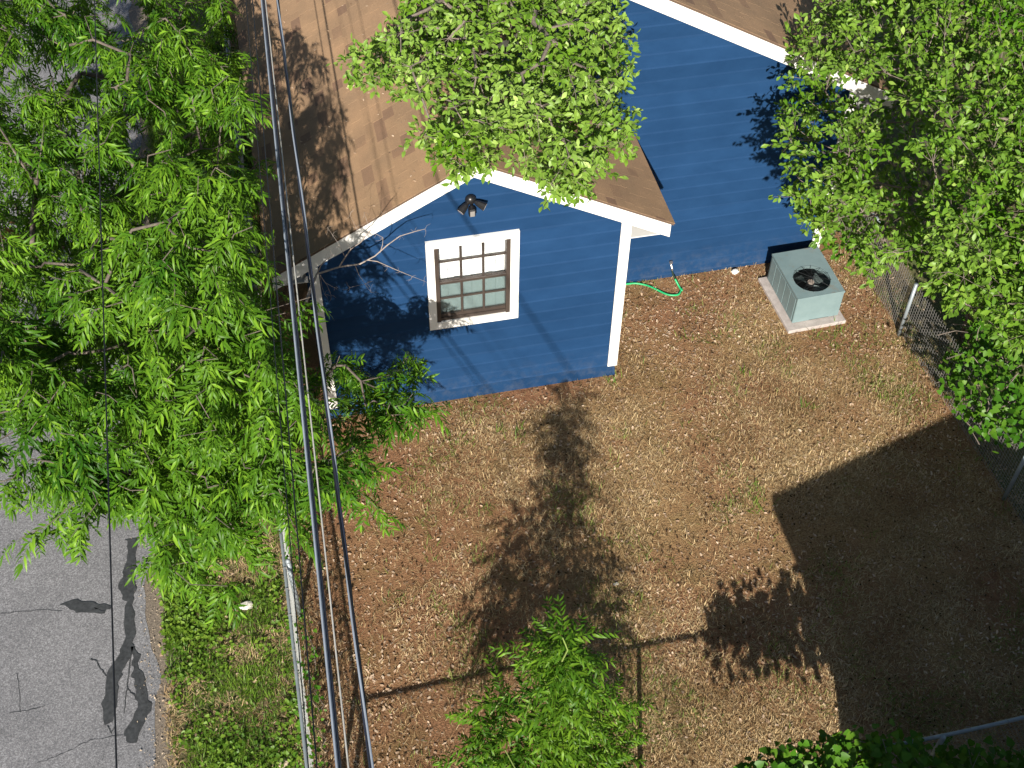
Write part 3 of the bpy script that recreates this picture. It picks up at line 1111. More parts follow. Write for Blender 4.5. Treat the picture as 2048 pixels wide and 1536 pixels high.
RF = [(8.28, 4.47), (8.15, 7.72), (8.03, 10.66), (7.98, 13.6), (7.95, 17)]
rf = thing('wire_mesh_fence', 'square wire-mesh fence with slanting posts under the right-hand tree', 'fence', (8.1, 9, 0))
RO = Vector((8.1, 9, 0))
for (a, b) in zip(RF[:-1], RF[1:]):
    diamond(RO, (*a, 0), (*b, 0), .98, .05, .0024, 'mesh_dark', rf, True)
for (x, y), h in zip(RF, (1.1, .95, 1.0, 1.05, 1.05)):
    MB(RO).tube([(x - .03, y, 0), (x - .03, y, h)], .026, 10).build('post', 'galvanized', rf, smooth=True)
MB(RO).tube([(RF[3][0], RF[3][1] - 1.8, 1.05), (RF[3][0], RF[3][1], 1.05), (RF[4][0], RF[4][1], 1.05)], .02, 8).build('top_rail', 'galvanized', rf, smooth=True)

bf = thing('rail_fence', 'shaded chain-link fence with bare top rail at the bottom right corner', 'fence', (4, 4.47, 0))
BO = Vector((4, 4.47, 0))
BH = 1.2
diamond(BO, (FX, 4.47, 0), (8.28, 4.47, 0), BH, .05, .002, 'mesh_dark', bf)
MB(BO).tube([(x, 4.47 + .012 * math.sin(x * 2), BH + .008 * math.sin(x * 1.1)) for x in np.arange(FX, 8.3, .35)], .021, 10).build('top_rail', 'galvanized', bf, smooth=True)
for x in (-.7, 2.43, 5.4, 8.25):
    MB(BO).tube([(x, 4.43, 0), (x, 4.43, BH + .03)], .027, 10).build('post', 'galvanized', bf, smooth=True)
for x in np.arange(5.3, 8.2, .4):
    MB(BO).tube([(x + .003 * a, 4.47 + .024 * math.cos(a), BH + .004 + .024 * math.sin(a)) for a in np.linspace(-1, 4.2, 9)], .0032, 4).build('wire_tie', 'mesh_dark', bf)


# ------------------------------------------------------------------ leaves
def leaflet(L, Wd, droop, fold, curl=0):
    """one leaf blade along +X, folded on the midrib; 8 verts, 8 tris"""
    xs = (0, .32, .7, 1)
    ws = (0, 1, .78, 0)
    V = [(0, 0, 0)]
    for i in (1, 2):
        x, w_ = xs[i], ws[i] * Wd / 2
        zc = -droop * x * x * L
        yc = curl * x * x * L
        V += [(x * L, yc + w_, zc + fold * w_), (x * L, yc, zc), (x * L, yc - w_, zc + fold * w_)]
    V.append((L, curl * L, -droop * L))
    F = [(0, 2, 1), (0, 3, 2), (1, 2, 5), (1, 5, 4), (2, 3, 6), (2, 6, 5), (4, 5, 7), (5, 6, 7)]
    return np.array(V, float), np.array(F)


def pinnate(n, ll, lw, ang, droop, seed, t0=.2, rw=.006, rdroop=.3):
    """compound leaf of unit length: a stalk with n pairs of leaflets and one at its tip"""
    r = np.random.default_rng(seed)
    Vs, Fs, o = [], [], 0

    def rz_(t_):
        return -rdroop * t_ * t_
    ts = np.linspace(0, 1, 5)
    V = []
    for t_ in ts:
        V += [(t_, rw, rz_(t_)), (t_, -rw, rz_(t_))]
    F = []
    for i in range(4):
        F += [(2 * i, 2 * i + 1, 2 * i + 3), (2 * i, 2 * i + 3, 2 * i + 2)]
    Vs.append(np.array(V)); Fs.append(np.array(F)); o += len(V)
    for i in range(n * 2 + 1):
        if i == n * 2:
            t_, a, s_ = .96, r.normal(0, .15), 1
        else:
            t_ = t0 + (.94 - t0) * (i // 2) / max(1, n - 1)
            a = (ang + r.normal(0, .14)) * (1 if i % 2 else -1)
            s_ = 1 if i % 2 else -1
        sz = (.78 + .35 * math.sin(math.pi * (.25 + .6 * t_))) * r.uniform(.82, 1.12)
        V, F = leaflet(ll * sz, lw * sz * r.uniform(.85, 1.15), droop * r.uniform(.5, 1.5), r.uniform(.15, .5), -s_ * r.uniform(.0, .2))
        roll = r.normal(0, .35)
        c_, s2 = math.cos(roll), math.sin(roll)
        V = V @ np.array([[1, 0, 0], [0, c_, s2], [0, -s2, c_]])
        c_, s2 = math.cos(a), math.sin(a)
        V = V @ np.array([[c_, s2, 0], [-s2, c_, 0], [0, 0, 1]])
        V = V + np.array([t_, 0, rz_(t_)])
        Vs.append(V); Fs.append(F + o); o += len(V)
    return np.concatenate(Vs), np.concatenate(Fs)


def oak_leaf(seed):
    r = np.random.default_rng(seed)
    V, F = leaflet(1, r.uniform(.40, .52), r.uniform(-.05, .3), r.uniform(.1, .5), r.uniform(-.1, .1))
    V[1:4, 0] += .18
    V[4:7, 0] += .06
    return V, F


def heart_leaf(seed):
    r = np.random.default_rng(seed)
    f, d = r.uniform(.1, .35), r.uniform(.0, .4)
    y = np.array([0, .30, .50, .42, .2])
    x = np.array([.08, -.08, .18, .52, .82])
    V = [(0, 0, 0)]
    for i in range(5):
        pass
    V = [(0, 0, 0), (-.10, .28, 0), (.15, .50, 0), (.55, .36, 0), (1, 0, 0), (.55, -.36, 0), (.15, -.50, 0), (-.10, -.28, 0), (.4, 0, 0)]
    V = np.array(V, float)
    V[:, 2] = np.abs(V[:, 1]) * f - d * V[:, 0] ** 2 * .4
    F = [(8, i, i + 1) for i in range(0, 7)] + [(8, 7, 0)]
    return V, np.array(F)


def orient(d, up):
    """(n,3) directions and up hints -> (n,3,3) with columns X=d, Y, Z=normal"""
    d = d / np.linalg.norm(d, axis=1, keepdims=True)
    y = np.cross(up, d)
    y /= np.linalg.norm(y, axis=1, keepdims=True) + 1e-9
    z = np.cross(d, y)
    return np.stack([d, y, z], 2)


def scatter_leaves(prefix, parent, org, P, D, U, size, variants, mat, n_obj=300, leafname='leaf'):
    """leaves at points P; those that show largest become leaf objects, the others one mesh"""
    Rm = orient(D, U) * size[:, None, None]
    P = P - np.array(org)
    vi = rng.integers(0, len(variants), len(P))
    ctr = P + Rm[:, :, 0] * .5 + np.array(org)
    px_, py_, w_ = project(ctr)
    inv = (px_ > 4) & (px_ < 2044) & (py_ > 4) & (py_ < 1532)
    cell = (np.clip(px_, 0, 2047) // 22).astype(int) * 1000 + (np.clip(py_, 0, 1535) // 22).astype(int)
    best = {}
    for i in np.argsort(w_):
        if inv[i] and cell[i] not in best:
            best[cell[i]] = i
    cand = np.array(list(best.values()), int) if best else np.array([], int)
    if len(cand):
        vd = (CAM - ctr[cand]); vd /= np.linalg.norm(vd, axis=1, keepdims=True)
        nz = Rm[cand][:, :, 2] / size[cand][:, None]
        sc_ = size[cand] / w_[cand] * (.3 + np.abs((nz * vd).sum(1)))
        cand = cand[np.argsort(-sc_)][:n_obj]
    meshes = []
    for k, (V, F) in enumerate(variants):
        me = np_mesh(leafname, V, F)
        me.materials.append(M[mat])
        meshes.append(me)
    for i in cand:
        o = bpy.data.objects.new(leafname, meshes[vi[i]])
        COL.objects.link(o)
        o.parent = parent
        mt = np.eye(4)
        mt[:3, :3] = Rm[i]
        mt[:3, 3] = P[i]
        o.matrix_local = Matrix(mt.tolist())
    keep = np.ones(len(P), bool)
    keep[cand] = False
    Vs, Fs, off = [], [], 0
    for k, (V, F) in enumerate(variants):
        idx = np.nonzero(keep & (vi == k))[0]
        if not len(idx):
            continue
        W_ = np.einsum('nij,kj->nki', Rm[idx], V) + P[idx][:, None, :]
        Vs.append(W_.reshape(-1, 3))
        Fs.append((F[None] + (np.arange(len(idx)) * len(V))[:, None, None] + off).reshape(-1, 3))
        off += len(idx) * len(V)
    if Vs:
        o = link('foliage', np_mesh('foliage', np.concatenate(Vs), np.concatenate(Fs)), mat, parent)
        stuff(o)


def inpoly(px_, py_, poly):
    x, y = np.asarray(px_), np.asarray(py_)
    c = np.zeros(x.shape, bool)
    n_ = len(poly)
    for i in range(n_):
        (x1_, y1_), (x2_, y2_) = poly[i], poly[(i + 1) % n_]
        cond = ((y1_ > y) != (y2_ > y)) & (x < (x2_ - x1_) * (y - y1_) / (y2_ - y1_ + 1e-12) + x1_)
        c ^= cond
    return c


def shoots_in(poly, holes, spacing, zf, seed, tries=6000, gaps=None):
    """points spread over a region of the crown as the photograph shows it, each at its own height"""
    r = np.random.default_rng(seed)
    xs = [p[0] for p in poly]; ys = [p[1] for p in poly]
    out = []
    for _ in range(tries):
        x, y = r.uniform(min(xs), max(xs)), r.uniform(min(ys), max(ys))
        if not inpoly(np.array([x]), np.array([y]), poly)[0]:
            continue
        if any(inpoly(np.array([x]), np.array([y]), h)[0] for h in holes):
            continue
        if gaps and vnoise(np.array([x]), np.array([y]), gaps[0], seed + 50)[0] < gaps[1]:
            continue
        if out and min((x - a) ** 2 + (y - b) ** 2 for a, b in out) < spacing ** 2:
            continue
        out.append((x, y))
    return np.array([at(x, y, zf(x, y, r)) for x, y in out])


def grow(base, fork, tips, seed, rtip=.006, power=.42, rmax=.2, lift=.25, via=()):
    """skeleton: each tip joins the nearest node that lies nearer to the fork; radii by the number of tips carried"""
    r = np.random.default_rng(seed)
    nodes = [np.array(base, float)] + [np.array(q, float) for q in via] + [np.array(fork, float)]
    par = list(range(-1, len(nodes) - 1))
    fk = len(nodes) - 1
    order_ = np.argsort(np.linalg.norm(tips - nodes[fk], axis=1))
    tip_idx = []
    for i in order_:
        tp_ = tips[i]
        A_n = np.array(nodes[fk:])
        dist = np.linalg.norm(A_n - tp_, axis=1)
        far = np.linalg.norm(A_n - nodes[fk], axis=1)
        j = int(np.argmin(dist + .35 * far)) + fk
        p0_ = nodes[j]
        L = np.linalg.norm(tp_ - p0_)
        k = max(1, int(L / .45))
        last = j
        for s in range(1, k + 1):
            f = s / k
            q = p0_ + (tp_ - p0_) * f
            if s < k:
                q = q + r.normal(0, .05 * min(1, L), 3) + np.array([0, 0, lift * L * f * (1 - f) * r.uniform(-.2, 1)])
            nodes.append(q); par.append(last); last = len(nodes) - 1
        tip_idx.append((i, last))
    cnt = np.zeros(len(nodes))
    for _, l_ in tip_idx:
        k = l_
        while k != -1:
            cnt[k] += 1
            k = par[k]
    rad = np.minimum(rmax, rtip * np.maximum(cnt, 1) ** power)
    # chains
    kids = {}
    for i, p_ in enumerate(par):
        kids.setdefault(p_, []).append(i)
    chains = []
    stack = [(0, None)]
    while stack:
        s, pr = stack.pop()
        ch = [pr, s] if pr is not None else [s]
        cur = s
        while cur in kids:
            ks = sorted(kids[cur], key=lambda q: -cnt[q])
            for q in ks[1:]:
                stack.append((q, cur))
            cur = ks[0]
            ch.append(cur)
        if len(ch) > 1:
            chains.append(ch)
    return nodes, rad, cnt, chains, {i: l_ for i, l_ in tip_idx}, par


def wood(parent, org, nodes, rad, chains, mat, twigs_mat=None, big=.022):
    tk = MB(org); tw = MB(org)
    nb_ = 0
    for n_, ch in enumerate(chains):
        pts = [nodes[i] for i in ch]
        rr = [rad[i] for i in ch]
        if n_ and len(rr) > 1:
            rr[0] = min(rr[0], rr[1] * 1.15)
        if n_ == 0:
            MB(org).tube(pts, rr, 9).build('trunk', mat, parent, smooth=True)
        elif max(rr) > big:
            MB(org).tube(pts, rr, 7).build('branch', mat, parent, smooth=True)
        else:
            tw.tube(pts, rr, 4, False)
    if tw.v:
        stuff(tw.build('twigs', twigs_mat or mat, parent))


SUNV = -np.array(SUND)

# ---- large leafy tree over the road and verge
PEC = [(-140, -140), (285, -140), (440, -60), (470, 40), (445, 130), (480, 170), (535, 190), (505, 240), (480, 250), (470, 310), (445, 370), (500, 410), (545, 530), (590, 580), (590, 690), (680, 715), (815, 700), (815, 740), (850, 825), (760, 800), (680, 850), (715, 930),
       (708, 1010), (690, 1030), (630, 980), (550, 1010), (450, 1040), (455, 1080), (410, 1130), (350, 1130), (310, 1090), (320, 1010), (260, 985), (165, 1000), (100, 1030), (90, 930), (20, 950), (-120, 960)]
HOL = [[(85, 90), (200, 105), (190, 150), (80, 130)], [(190, 0), (278, 0), (280, 45), (230, 55), (195, 20)], [(60, 85), (200, 85), (175, 135), (70, 120)], [(-60, 790), (30, 800), (140, 860), (60, 945), (-60, 945)], [(180, 680), (260, 690), (250, 730), (180, 720)],
       [(150, 830), (215, 820), (210, 890), (140, 880)], [(350, 100), (420, 80), (430, 140), (350, 150)], [(555, 640), (600, 650), (610, 720), (540, 700)]]


def pz(x, y, r):
    bump = math.exp(-((x - 400) / 190) ** 2 - ((y - 420) / 330) ** 2)
    top = 4.6 + 1.25 * bump - 1.4 * max(0, (x - 560) / 300) - 1.0 * max(0, (y - 820) / 280) + .5 * max(0, (250 - x) / 300)
    return min(top - r.gamma(1.3, .5), 4.75 if x > 520 else 9)


INN = [(-140, -140), (285, -140), (420, 0), (440, 150), (450, 260), (440, 390), (480, 480), (560, 640), (600, 780), (600, 900), (530, 1010), (420, 1030), (250, 980), (100, 940), (-120, 900)]
coarse = [shoots_in(PEC, HOL, 47, pz, 1, 9000, (62, .35)), shoots_in(INN, HOL, 47, lambda x, y, r: max(1.4, pz(x, y, r) - 1.6), 2, 6000, (90, .14))]
rk = np.random.default_rng(3)
tips, hub = [], []
for lay, cc in enumerate(coarse):
    for c in cc:
        k = 4 if lay == 0 else 3
        for j in range(k):
            o_ = rk.normal(0, .15, 2)
            tips.append(c + np.array([o_[0], o_[1], -1.6 * (o_ @ o_) + rk.normal(0, .04)]))
            hub.append(c - np.array([0, 0, .25]))
tips = np.array(tips)
hub = np.array(hub)
pecan = thing('pecan_tree', 'large leafy tree with drooping feathery leaves over the road and fence', 'tree', (-1.55, 9.9, 0))
TO = np.array([-1.55, 9.9, 0])
nodes, rad, cnt, chains, t2n, par = grow(TO, TO + np.array([.1, -.2, 2.2]), tips, 3, .0032, .5, .17)
wood(pecan, TO, nodes, rad, chains, 'bark', 'bark')
P_, D_, U_, S_ = [], [], [], []
r = np.random.default_rng(5)
for i, tp_ in enumerate(tips):
    nd = t2n[i]
    ax = nodes[nd] - nodes[par[nd]]
    ax = ax / (np.linalg.norm(ax) + 1e-9)
    ow = tp_ - hub[i]
    ow = ow / (np.linalg.norm(ow) + 1e-9) * np.array([1, 1, .2])
    k = r.integers(5, 9)
    a0 = r.uniform(0, 6.28)
    for j in range(k):
        a = a0 + j * 2.4
        d = np.array([math.cos(a), math.sin(a), r.uniform(-1.15, -.05)]) + .2 * ax + .7 * ow + np.array([0, -.25, 0])
        back = r.uniform(0, .28)
        P_.append(tp_ - ax * back + r.normal(0, .015, 3))
        D_.append(d)
        U_.append(np.array([0, 0, 1.0]) + .15 * SUNV + r.normal(0, .42, 3))
        S_.append(r.uniform(.18, .31))
scatter_leaves('pecan', pecan, TO, np.array(P_), np.array(D_), np.array(U_), np.array(S_),
               [pinnate(5, .37, .084, .80, .75, 1, .2, .006, .55), pinnate(6, .34, .078, .9, .9, 2, .2, .006, .7), pinnate(5, .39, .088, .75, .65, 3, .2, .006, .45), pinnate(6, .36, .080, .95, .8, 4, .2, .006, .6)], 'leaf_pecan')
print('pecan shoots', len(tips), 'leaves', len(P_))
# brown dead sprays caught in the crown
for (x, y, z) in ((500, 700, 2.6), (520, 715, 2.4), (12, 480, 4.2), (700, 835, 2.6), (480, 730, 2.2)):
    c_ = at(x, y, z)
    k = 26
    dd = r.normal(0, 1, (k, 3)); dd[:, 2] -= .6
    V, F = oak_leaf(3)
    Rm = orient(dd, r.normal(0, 1, (k, 3)) + np.array([0, 0, 1])) * .09
    W_ = np.einsum('nij,kj->nki', Rm, V) + (c_ - TO + r.normal(0, .07, (k, 3)))[:, None, :]
    o = link('dead_leaves', np_mesh('dead_leaves', W_.reshape(-1, 3), (F[None] + (np.arange(k) * len(V))[:, None, None]).reshape(-1, 3)), 'leaf_dead', pecan)
    o['label'] = 'rust-brown dead leaf cluster'
    stuff(o)
# bare grey branch that reaches to the gable
db = MB(TO)
yb = 10.15


def tw_(px_, py_, y_):
    d = nFW + nRT * (px_ - 1024) / FPX - nUP * (py_ - 768) / FPX
    return CAM + d * y_ / d[1]


BR = [[(600, 640, 9.5, .026), (622, 575, 9.8, .022), (634, 548, 10.0, .018), (650, 543, 10.05, .016), (678, 534, 10.1, .0145), (720, 528, 10.1, .012), (750, 512, 10.1, .010), (775, 490, 10.1, .009), (800, 472, 10.1, .007), (830, 463, 10.1, .0055), (850, 458, 10.1, .003)],
      [(634, 548, 10.0, .010), (642, 530, 10.0, .009), (652, 520, 10.0, .006), (668, 510, 10.0, .003)],
      [(678, 534, 10.1, .012), (690, 515, 10.1, .0105), (702, 498, 10.1, .009), (722, 484, 10.0, .008), (740, 462, 10.0, .006), (756, 440, 10.0, .004), (768, 428, 10.0, .002)],
      [(702, 498, 10.1, .006), (695, 488, 10.1, .003)],
      [(735, 520, 10.1, .008), (755, 523, 10.1, .007), (775, 532, 10.1, .006), (800, 543, 10.1, .005), (825, 553, 10.1, .0035), (848, 562, 10.1, .002)],
      [(710, 530, 10.1, .006), (718, 550, 10.1, .005), (730, 568, 10.1, .004), (742, 585, 10.1, .002)],
      [(730, 568, 10.1, .003), (712, 572, 10.1, .0025), (700, 575, 10.1, .0015)], [(730, 568, 10.1, .003), (745, 562, 10.1, .002)],
      [(760, 505, 10.1, .006), (765, 490, 10.1, .005), (766, 475, 10.1, .004), (752, 468, 10.1, .0025)],
      [(640, 550, 10.0, .006), (650, 565, 10.0, .004), (668, 575, 10.0, .002)], [(640, 550, 10.0, .005), (655, 572, 10.0, .003), (662, 590, 10.0, .0015)], [(640, 550, 10.0, .004), (644, 575, 10.0, .002), (650, 590, 10.0, .001)],
      [(740, 462, 10.0, .004), (733, 440, 10.0, .003), (728, 425, 10.0, .0015)], [(690, 515, 10.1, .004), (680, 492, 10.0, .003), (665, 470, 10.0, .002), (655, 455, 10.0, .001)], [(680, 492, 10.0, .0025), (665, 498, 10.0, .0015), (648, 500, 10.0, .001)],
      [(722, 484, 10.0, .004), (730, 468, 10.0, .003), (712, 455, 10.0, .002), (700, 430, 10.0, .001)]]
rr_ = random.Random(4)
for b in BR:
    db.tube([tw_(x, y, yy) for x, y, yy, _ in b], [q[3] * .72 for q in b], 6)
    # fine twigs
    for x, y, yy, rd_ in b[2:]:
        if rd_ < .0075:
            for _ in range(3):
                a = rr_.uniform(0, 6.28)
                l_ = rr_.uniform(7, 17)
                db.tube([tw_(x, y, yy), tw_(x + math.cos(a) * l_ * .5, y + math.sin(a) * l_ * .5, yy + .02), tw_(x + math.cos(a + .3) * l_, y + math.sin(a + .3) * l_, yy + .03)], [.0016, .0012, .0007], 4)
o = db.build('bare_branch', 'twig_dead', pecan)
o['label'] = 'bare pale dead branch with fine twigs'


def oak_foliage(tree, org, tips, t2n, nodes, par, mat, per, size, seed, spread=.16, n_obj=300):
    r = np.random.default_rng(seed)
    n_ = len(tips)
    nd = np.array([t2n[i] for i in range(n_)])
    ax = np.array([nodes[k] - nodes[par[k]] for k in nd])
    ax /= np.linalg.norm(ax, axis=1, keepdims=True) + 1e-9
    k = per
    idx = np.repeat(np.arange(n_), k)
    # several twiglets per tip
    tl = r.normal(0, 1, (n_, 5, 3)) * np.array([1, 1, .7]); tl /= np.linalg.norm(tl, axis=2, keepdims=True)
    wh = r.integers(0, 5, len(idx))
    f = r.uniform(.15, 1, len(idx)) ** .8
    dirs = tl[idx, wh] + .5 * ax[idx]
    P = tips[idx] + dirs * (f * spread)[:, None] + r.normal(0, .018, (len(idx), 3))
    D = dirs * .6 + r.normal(0, .8, (len(idx), 3)) + np.array([0, 0, -.1])
    U = np.array([0, 0, 1.0]) + .25 * SUNV + r.normal(0, .6, (len(idx), 3))
    sz = size * r.uniform(.65, 1.2, len(idx))
    scatter_leaves('oak', tree, org, P, D, U, sz, [oak_leaf(s) for s in range(5)], mat, n_obj)
    tw = MB(org)
    for i in range(n_):
        for j in range(5):
            e = tips[i] + (tl[i, j] + .5 * ax[i]) * spread * .9
            tw.tube([tips[i], (tips[i] + e) / 2 + r.normal(0, .01, 3), e], [.0028, .002, .001], 3, False)
    stuff(tw.build('twigs', 'bark_pale', tree))
    print('oak leaves', len(P))


# ---- crown hanging over the roof
OC = [(700, 120), (760, 85), (810, 30), (830, -30), (850, -160), (1235, -160), (1236, 230), (1240, 285), (1195, 300), (1200, 330), (1150, 370), (1095, 370), (1085, 330), (1000, 300), (950, 330), (905, 330), (895, 290), (850, 290), (830, 265), (840, 255), (880, 250), (900, 200), (850, 190), (780, 165), (740, 150), (700, 140)]
HC = [[(1130, 225), (1165, 225), (1165, 275), (1130, 275)], [(955, 280), (1085, 285), (1085, 310), (960, 310)], [(1060, 285), (1100, 290), (1095, 325), (1060, 320)]]
tc = np.concatenate([shoots_in(OC, HC, 19, lambda x, y, r: 5.75 - r.gamma(1.2, .26) - .25 * max(0, (y - 230) / 150), 21, 6000, (48, .22)),
                     shoots_in(OC, HC, 27, lambda x, y, r: 5.1 - r.gamma(1.2, .2) - .25 * max(0, (y - 230) / 150), 22)])
o1 = thing('oak_tree', 'bright yellow-green oak spreading over the brown roof ridge', 'tree', (-1.45, 17.5, 0))
OO = np.array([-1.45, 17.5, 0])
nodes, rad, cnt, chains, t2n, par = grow(OO, np.array([1.9, 14.6, 5.9]), tc, 8, .0030, .5, .13, via=[(-1.4, 17.6, 2.4), (-1.1, 17.5, 4.8), (.4, 16.4, 5.8)])
wood(o1, OO, nodes, rad, chains, 'bark_pale')
oak_foliage(o1, OO, tc, t2n, nodes, par, 'leaf_oak_bright', 44, .086, 31)

# ---- oak on the right
OR = [(1575, 140), (1590, 75), (1630, 40), (1665, -10), (1690, -150), (2250, -150), (2300, 720), (2060, 680), (2000, 675), (1960, 630), (1895, 590), (1860, 515), (1810, 500), (1755, 530), (1705, 500), (1668, 470), (1630, 445), (1605, 400), (1575, 385), (1585, 350),
      (1640, 330), (1620, 300), (1575, 285), (1565, 243), (1610, 215), (1650, 195), (1620, 175), (1590, 165)]
HR = [[(1640, 150), (1690, 140), (1800, 165), (1810, 225), (1700, 215)], [(1740, 205), (1870, 205), (1840, 330), (1770, 430), (1725, 400), (1740, 300)], [(1860, 335), (1970, 335), (1970, 400), (1870, 400)], [(1630, 225), (1680, 230), (1670, 345), (1630, 340)], [(1610, 335), (1690, 355), (1660, 390), (1600, 365)]]


def rzf(x, y, r):
    top = 3.95 + .9 * min(1, max(0, (x - 1600) / 300)) - .9 * max(0, (y - 380) / 330) + .35 * max(0, (200 - y) / 300)
    return max(1.0, top - r.gamma(1.3, .25))


trr = np.concatenate([shoots_in(OR, HR, 22, rzf, 41, 12000, (70, .25)), shoots_in(OR, HR, 30, lambda x, y, r: max(.9, rzf(x, y, r) - .6), 42, 5000), shoots_in(OR, [], 40, lambda x, y, r: max(.5, rzf(x, y, r) - 1.6), 43, 5000)])
o2 = thing('oak_tree', 'dense glossy green oak beside the air conditioner and right fence', 'tree', (8.9, 10.4, 0))
OO2 = np.array([8.9, 10.4, 0])
nodes, rad, cnt, chains, t2n, par = grow(OO2, OO2 + np.array([-.3, -.2, 1.7]), trr, 9, .0030, .5, .16)
wood(o2, OO2, nodes, rad, chains, 'bark_pale')
oak_foliage(o2, OO2, trr, t2n, nodes, par, 'leaf_oak', 44, .092, 51, .19)

# ---- sapling at the bottom
sap = thing('sapling', 'young feathery-leaved sapling at the bottom edge of the yard', 'sapling', (1.75, 4.85, 0))
SO = np.array([1.75, 4.85, 0])
st_ = [(1120, 1262, 2.62), (1125, 1275, 2.75), (1135, 1300, 2.6), (1100, 1295, 2.5), (1120, 1330, 2.45), (1085, 1350, 2.2), (1150, 1350, 2.2), (1195, 1375, 1.5), (1225, 1395, 1.25), (1015, 1385, 1.75), (1060, 1400, 1.95), (1105, 1400, 2.1), (1140, 1420, 1.9),
       (980, 1430, 1.6), (1045, 1450, 1.8), (1185, 1450, 1.3), (1235, 1460, 1.05), (960, 1500, 1.5), (1010, 1500, 1.7), (1085, 1480, 1.7), (1150, 1500, 1.5), (1225, 1520, 1.0), (905, 1560, 1.35), (960, 1570, 1.5), (1040, 1555, 1.6), (1110, 1560, 1.5), (1190, 1570, 1.1),
       (930, 1630, 1.2), (1010, 1620, 1.4), (1100, 1640, 1.4), (1170, 1640, 1.1), (1240, 1600, .9)]
ts = np.array([at(*q) for q in st_])
nodes, rad, cnt, chains, t2n, par = grow(SO, SO + np.array([.02, .1, .7]), ts, 12, .006, .45, .03, .1)
wood(sap, SO, nodes, rad, chains, 'stem_green', 'stem_green', .012)
P_, D_, U_, S_ = [], [], [], []
r = np.random.default_rng(15)
for i, tp_ in enumerate(ts):
    ax = nodes[t2n[i]] - nodes[par[t2n[i]]]
    ax /= np.linalg.norm(ax) + 1e-9
    a0 = r.uniform(0, 6.28)
    k = 14
    for j in range(k):
        a = a0 + j * 2.4
        f = j / k
        d = np.array([math.cos(a), math.sin(a), r.uniform(-.45, .3) * (1 - f) + .25 * (f > .7)]) + .3 * ax
        P_.append(tp_ - ax * .4 * (1 - f)); D_.append(d)
        U_.append(np.array([0, 0, 1.0]) + .2 * SUNV + r.normal(0, .22, 3)); S_.append(r.uniform(.26, .44))
scatter_leaves('sap', sap, SO, np.array(P_), np.array(D_), np.array(U_), np.array(S_),
               [pinnate(9, .185, .056, 1.0, .7, 11, .12, .004, .5), pinnate(10, .17, .052, 1.05, .6, 12, .12, .004, .65), pinnate(8, .20, .060, .95, .65, 13, .14, .004, .45)], 'leaf_sapling')


# ---- vines
def vine(name, label, org, polys, zf, dens, size, seed, mat='leaf_vine', n_obj=200, stems=True, extra=None):
    r = np.random.default_rng(seed)
    v = thing(name, label, 'vine', org)
    pts = []
    for poly in polys:
        pts.append(shoots_in(poly, [], dens, zf, seed, 3500))
    if extra is not None:
        pts.append(extra)
    pts = np.concatenate(pts)
    n_ = len(pts)
    k = 3
    P = np.repeat(pts, k, 0) + r.normal(0, .06, (n_ * k, 3)) * np.array([1, 1, .8])
    P[:, 2] = np.maximum(P[:, 2], .05)
    D = r.normal(0, 1, (n_ * k, 3)) * np.array([1, 1, .5]) + np.array([0, -.4, -.2])
    U = np.array([0, -.2, 1.0]) + .4 * SUNV + r.normal(0, .35, (n_ * k, 3))
    scatter_leaves('vine', v, np.array(org), P, D, U, size * r.uniform(.6, 1.25, n_ * k), [heart_leaf(s) for s in range(4)], mat, n_obj)
    sm = MB(org)
    for i in range(0, n_ - 3, 4):
        q = pts[i]
        g_ = q.copy(); g_[2] = 0.0
        if not stems:
            g_ = q + np.array([r.normal(0, .12), r.normal(0, .12), -.15])
        sm.tube([g_, (g_ + q) / 2 + r.normal(0, .06, 3), q], [.006, .005, .003], 4, False)
    stuff(sm.build('stems', 'bark_pale', v))
    return v


rx = np.random.default_rng(91)
vine('vine', 'heart-leaved green vine heaped over the right fence near the shadow edge', (8.1, 8.5, 0),
     [[(1930, 620), (2000, 650), (2080, 670), (2120, 800), (2010, 760), (1940, 700)], [(1905, 680), (1960, 720), (2010, 760), (2120, 800), (2120, 890), (2030, 890), (1960, 870), (1925, 830), (1900, 790), (1890, 740)]],
     lambda x, y, r: r.uniform(.5, 1.4), 9, .080, 61, 'leaf_vine', 200, False)
vine('vine', 'heart-leaved green vine along the bottom fence beside the bare rail', (4.2, 4.4, 0),
     [[(1480, 1540), (1540, 1505), (1620, 1490), (1720, 1462), (1800, 1470), (1850, 1485), (1960, 1500), (2060, 1510), (2060, 1640), (1480, 1640)]],
     lambda x, y, r: r.uniform(.75, 1.3) if x > 1860 else r.uniform(1.15, 1.5), 9, .082, 62, 'leaf_vine', 200, False)
vine('vine', 'thin creeper tangled in the chain-link mesh beside the grass verge', (-.7, 6, 0),
     [[(585, 1230), (612, 1230), (625, 1320), (640, 1480), (640, 1600), (612, 1600), (605, 1480), (598, 1340)], [(570, 1080), (592, 1080), (600, 1180), (590, 1180)]],
     lambda x, y, r: r.uniform(.1, .95), 13, .042, 63, 'leaf_vine', 60)
# shrubs in the shade beyond the right fence
vine('shrub', 'low dark shrub in the deep shade behind the right fence', (9.2, 12.2, 0),
     [[(1740, 230), (1850, 230), (1830, 340), (1740, 400)], [(1800, 430), (1900, 420), (2080, 480), (2080, 740), (1990, 690), (1930, 640), (1870, 560)], [(1700, 340), (1760, 400), (1800, 470), (1760, 470)]], lambda x, y, r: r.uniform(.15, 1.1), 13, .085, 64, 'leaf_oak', 60, False)

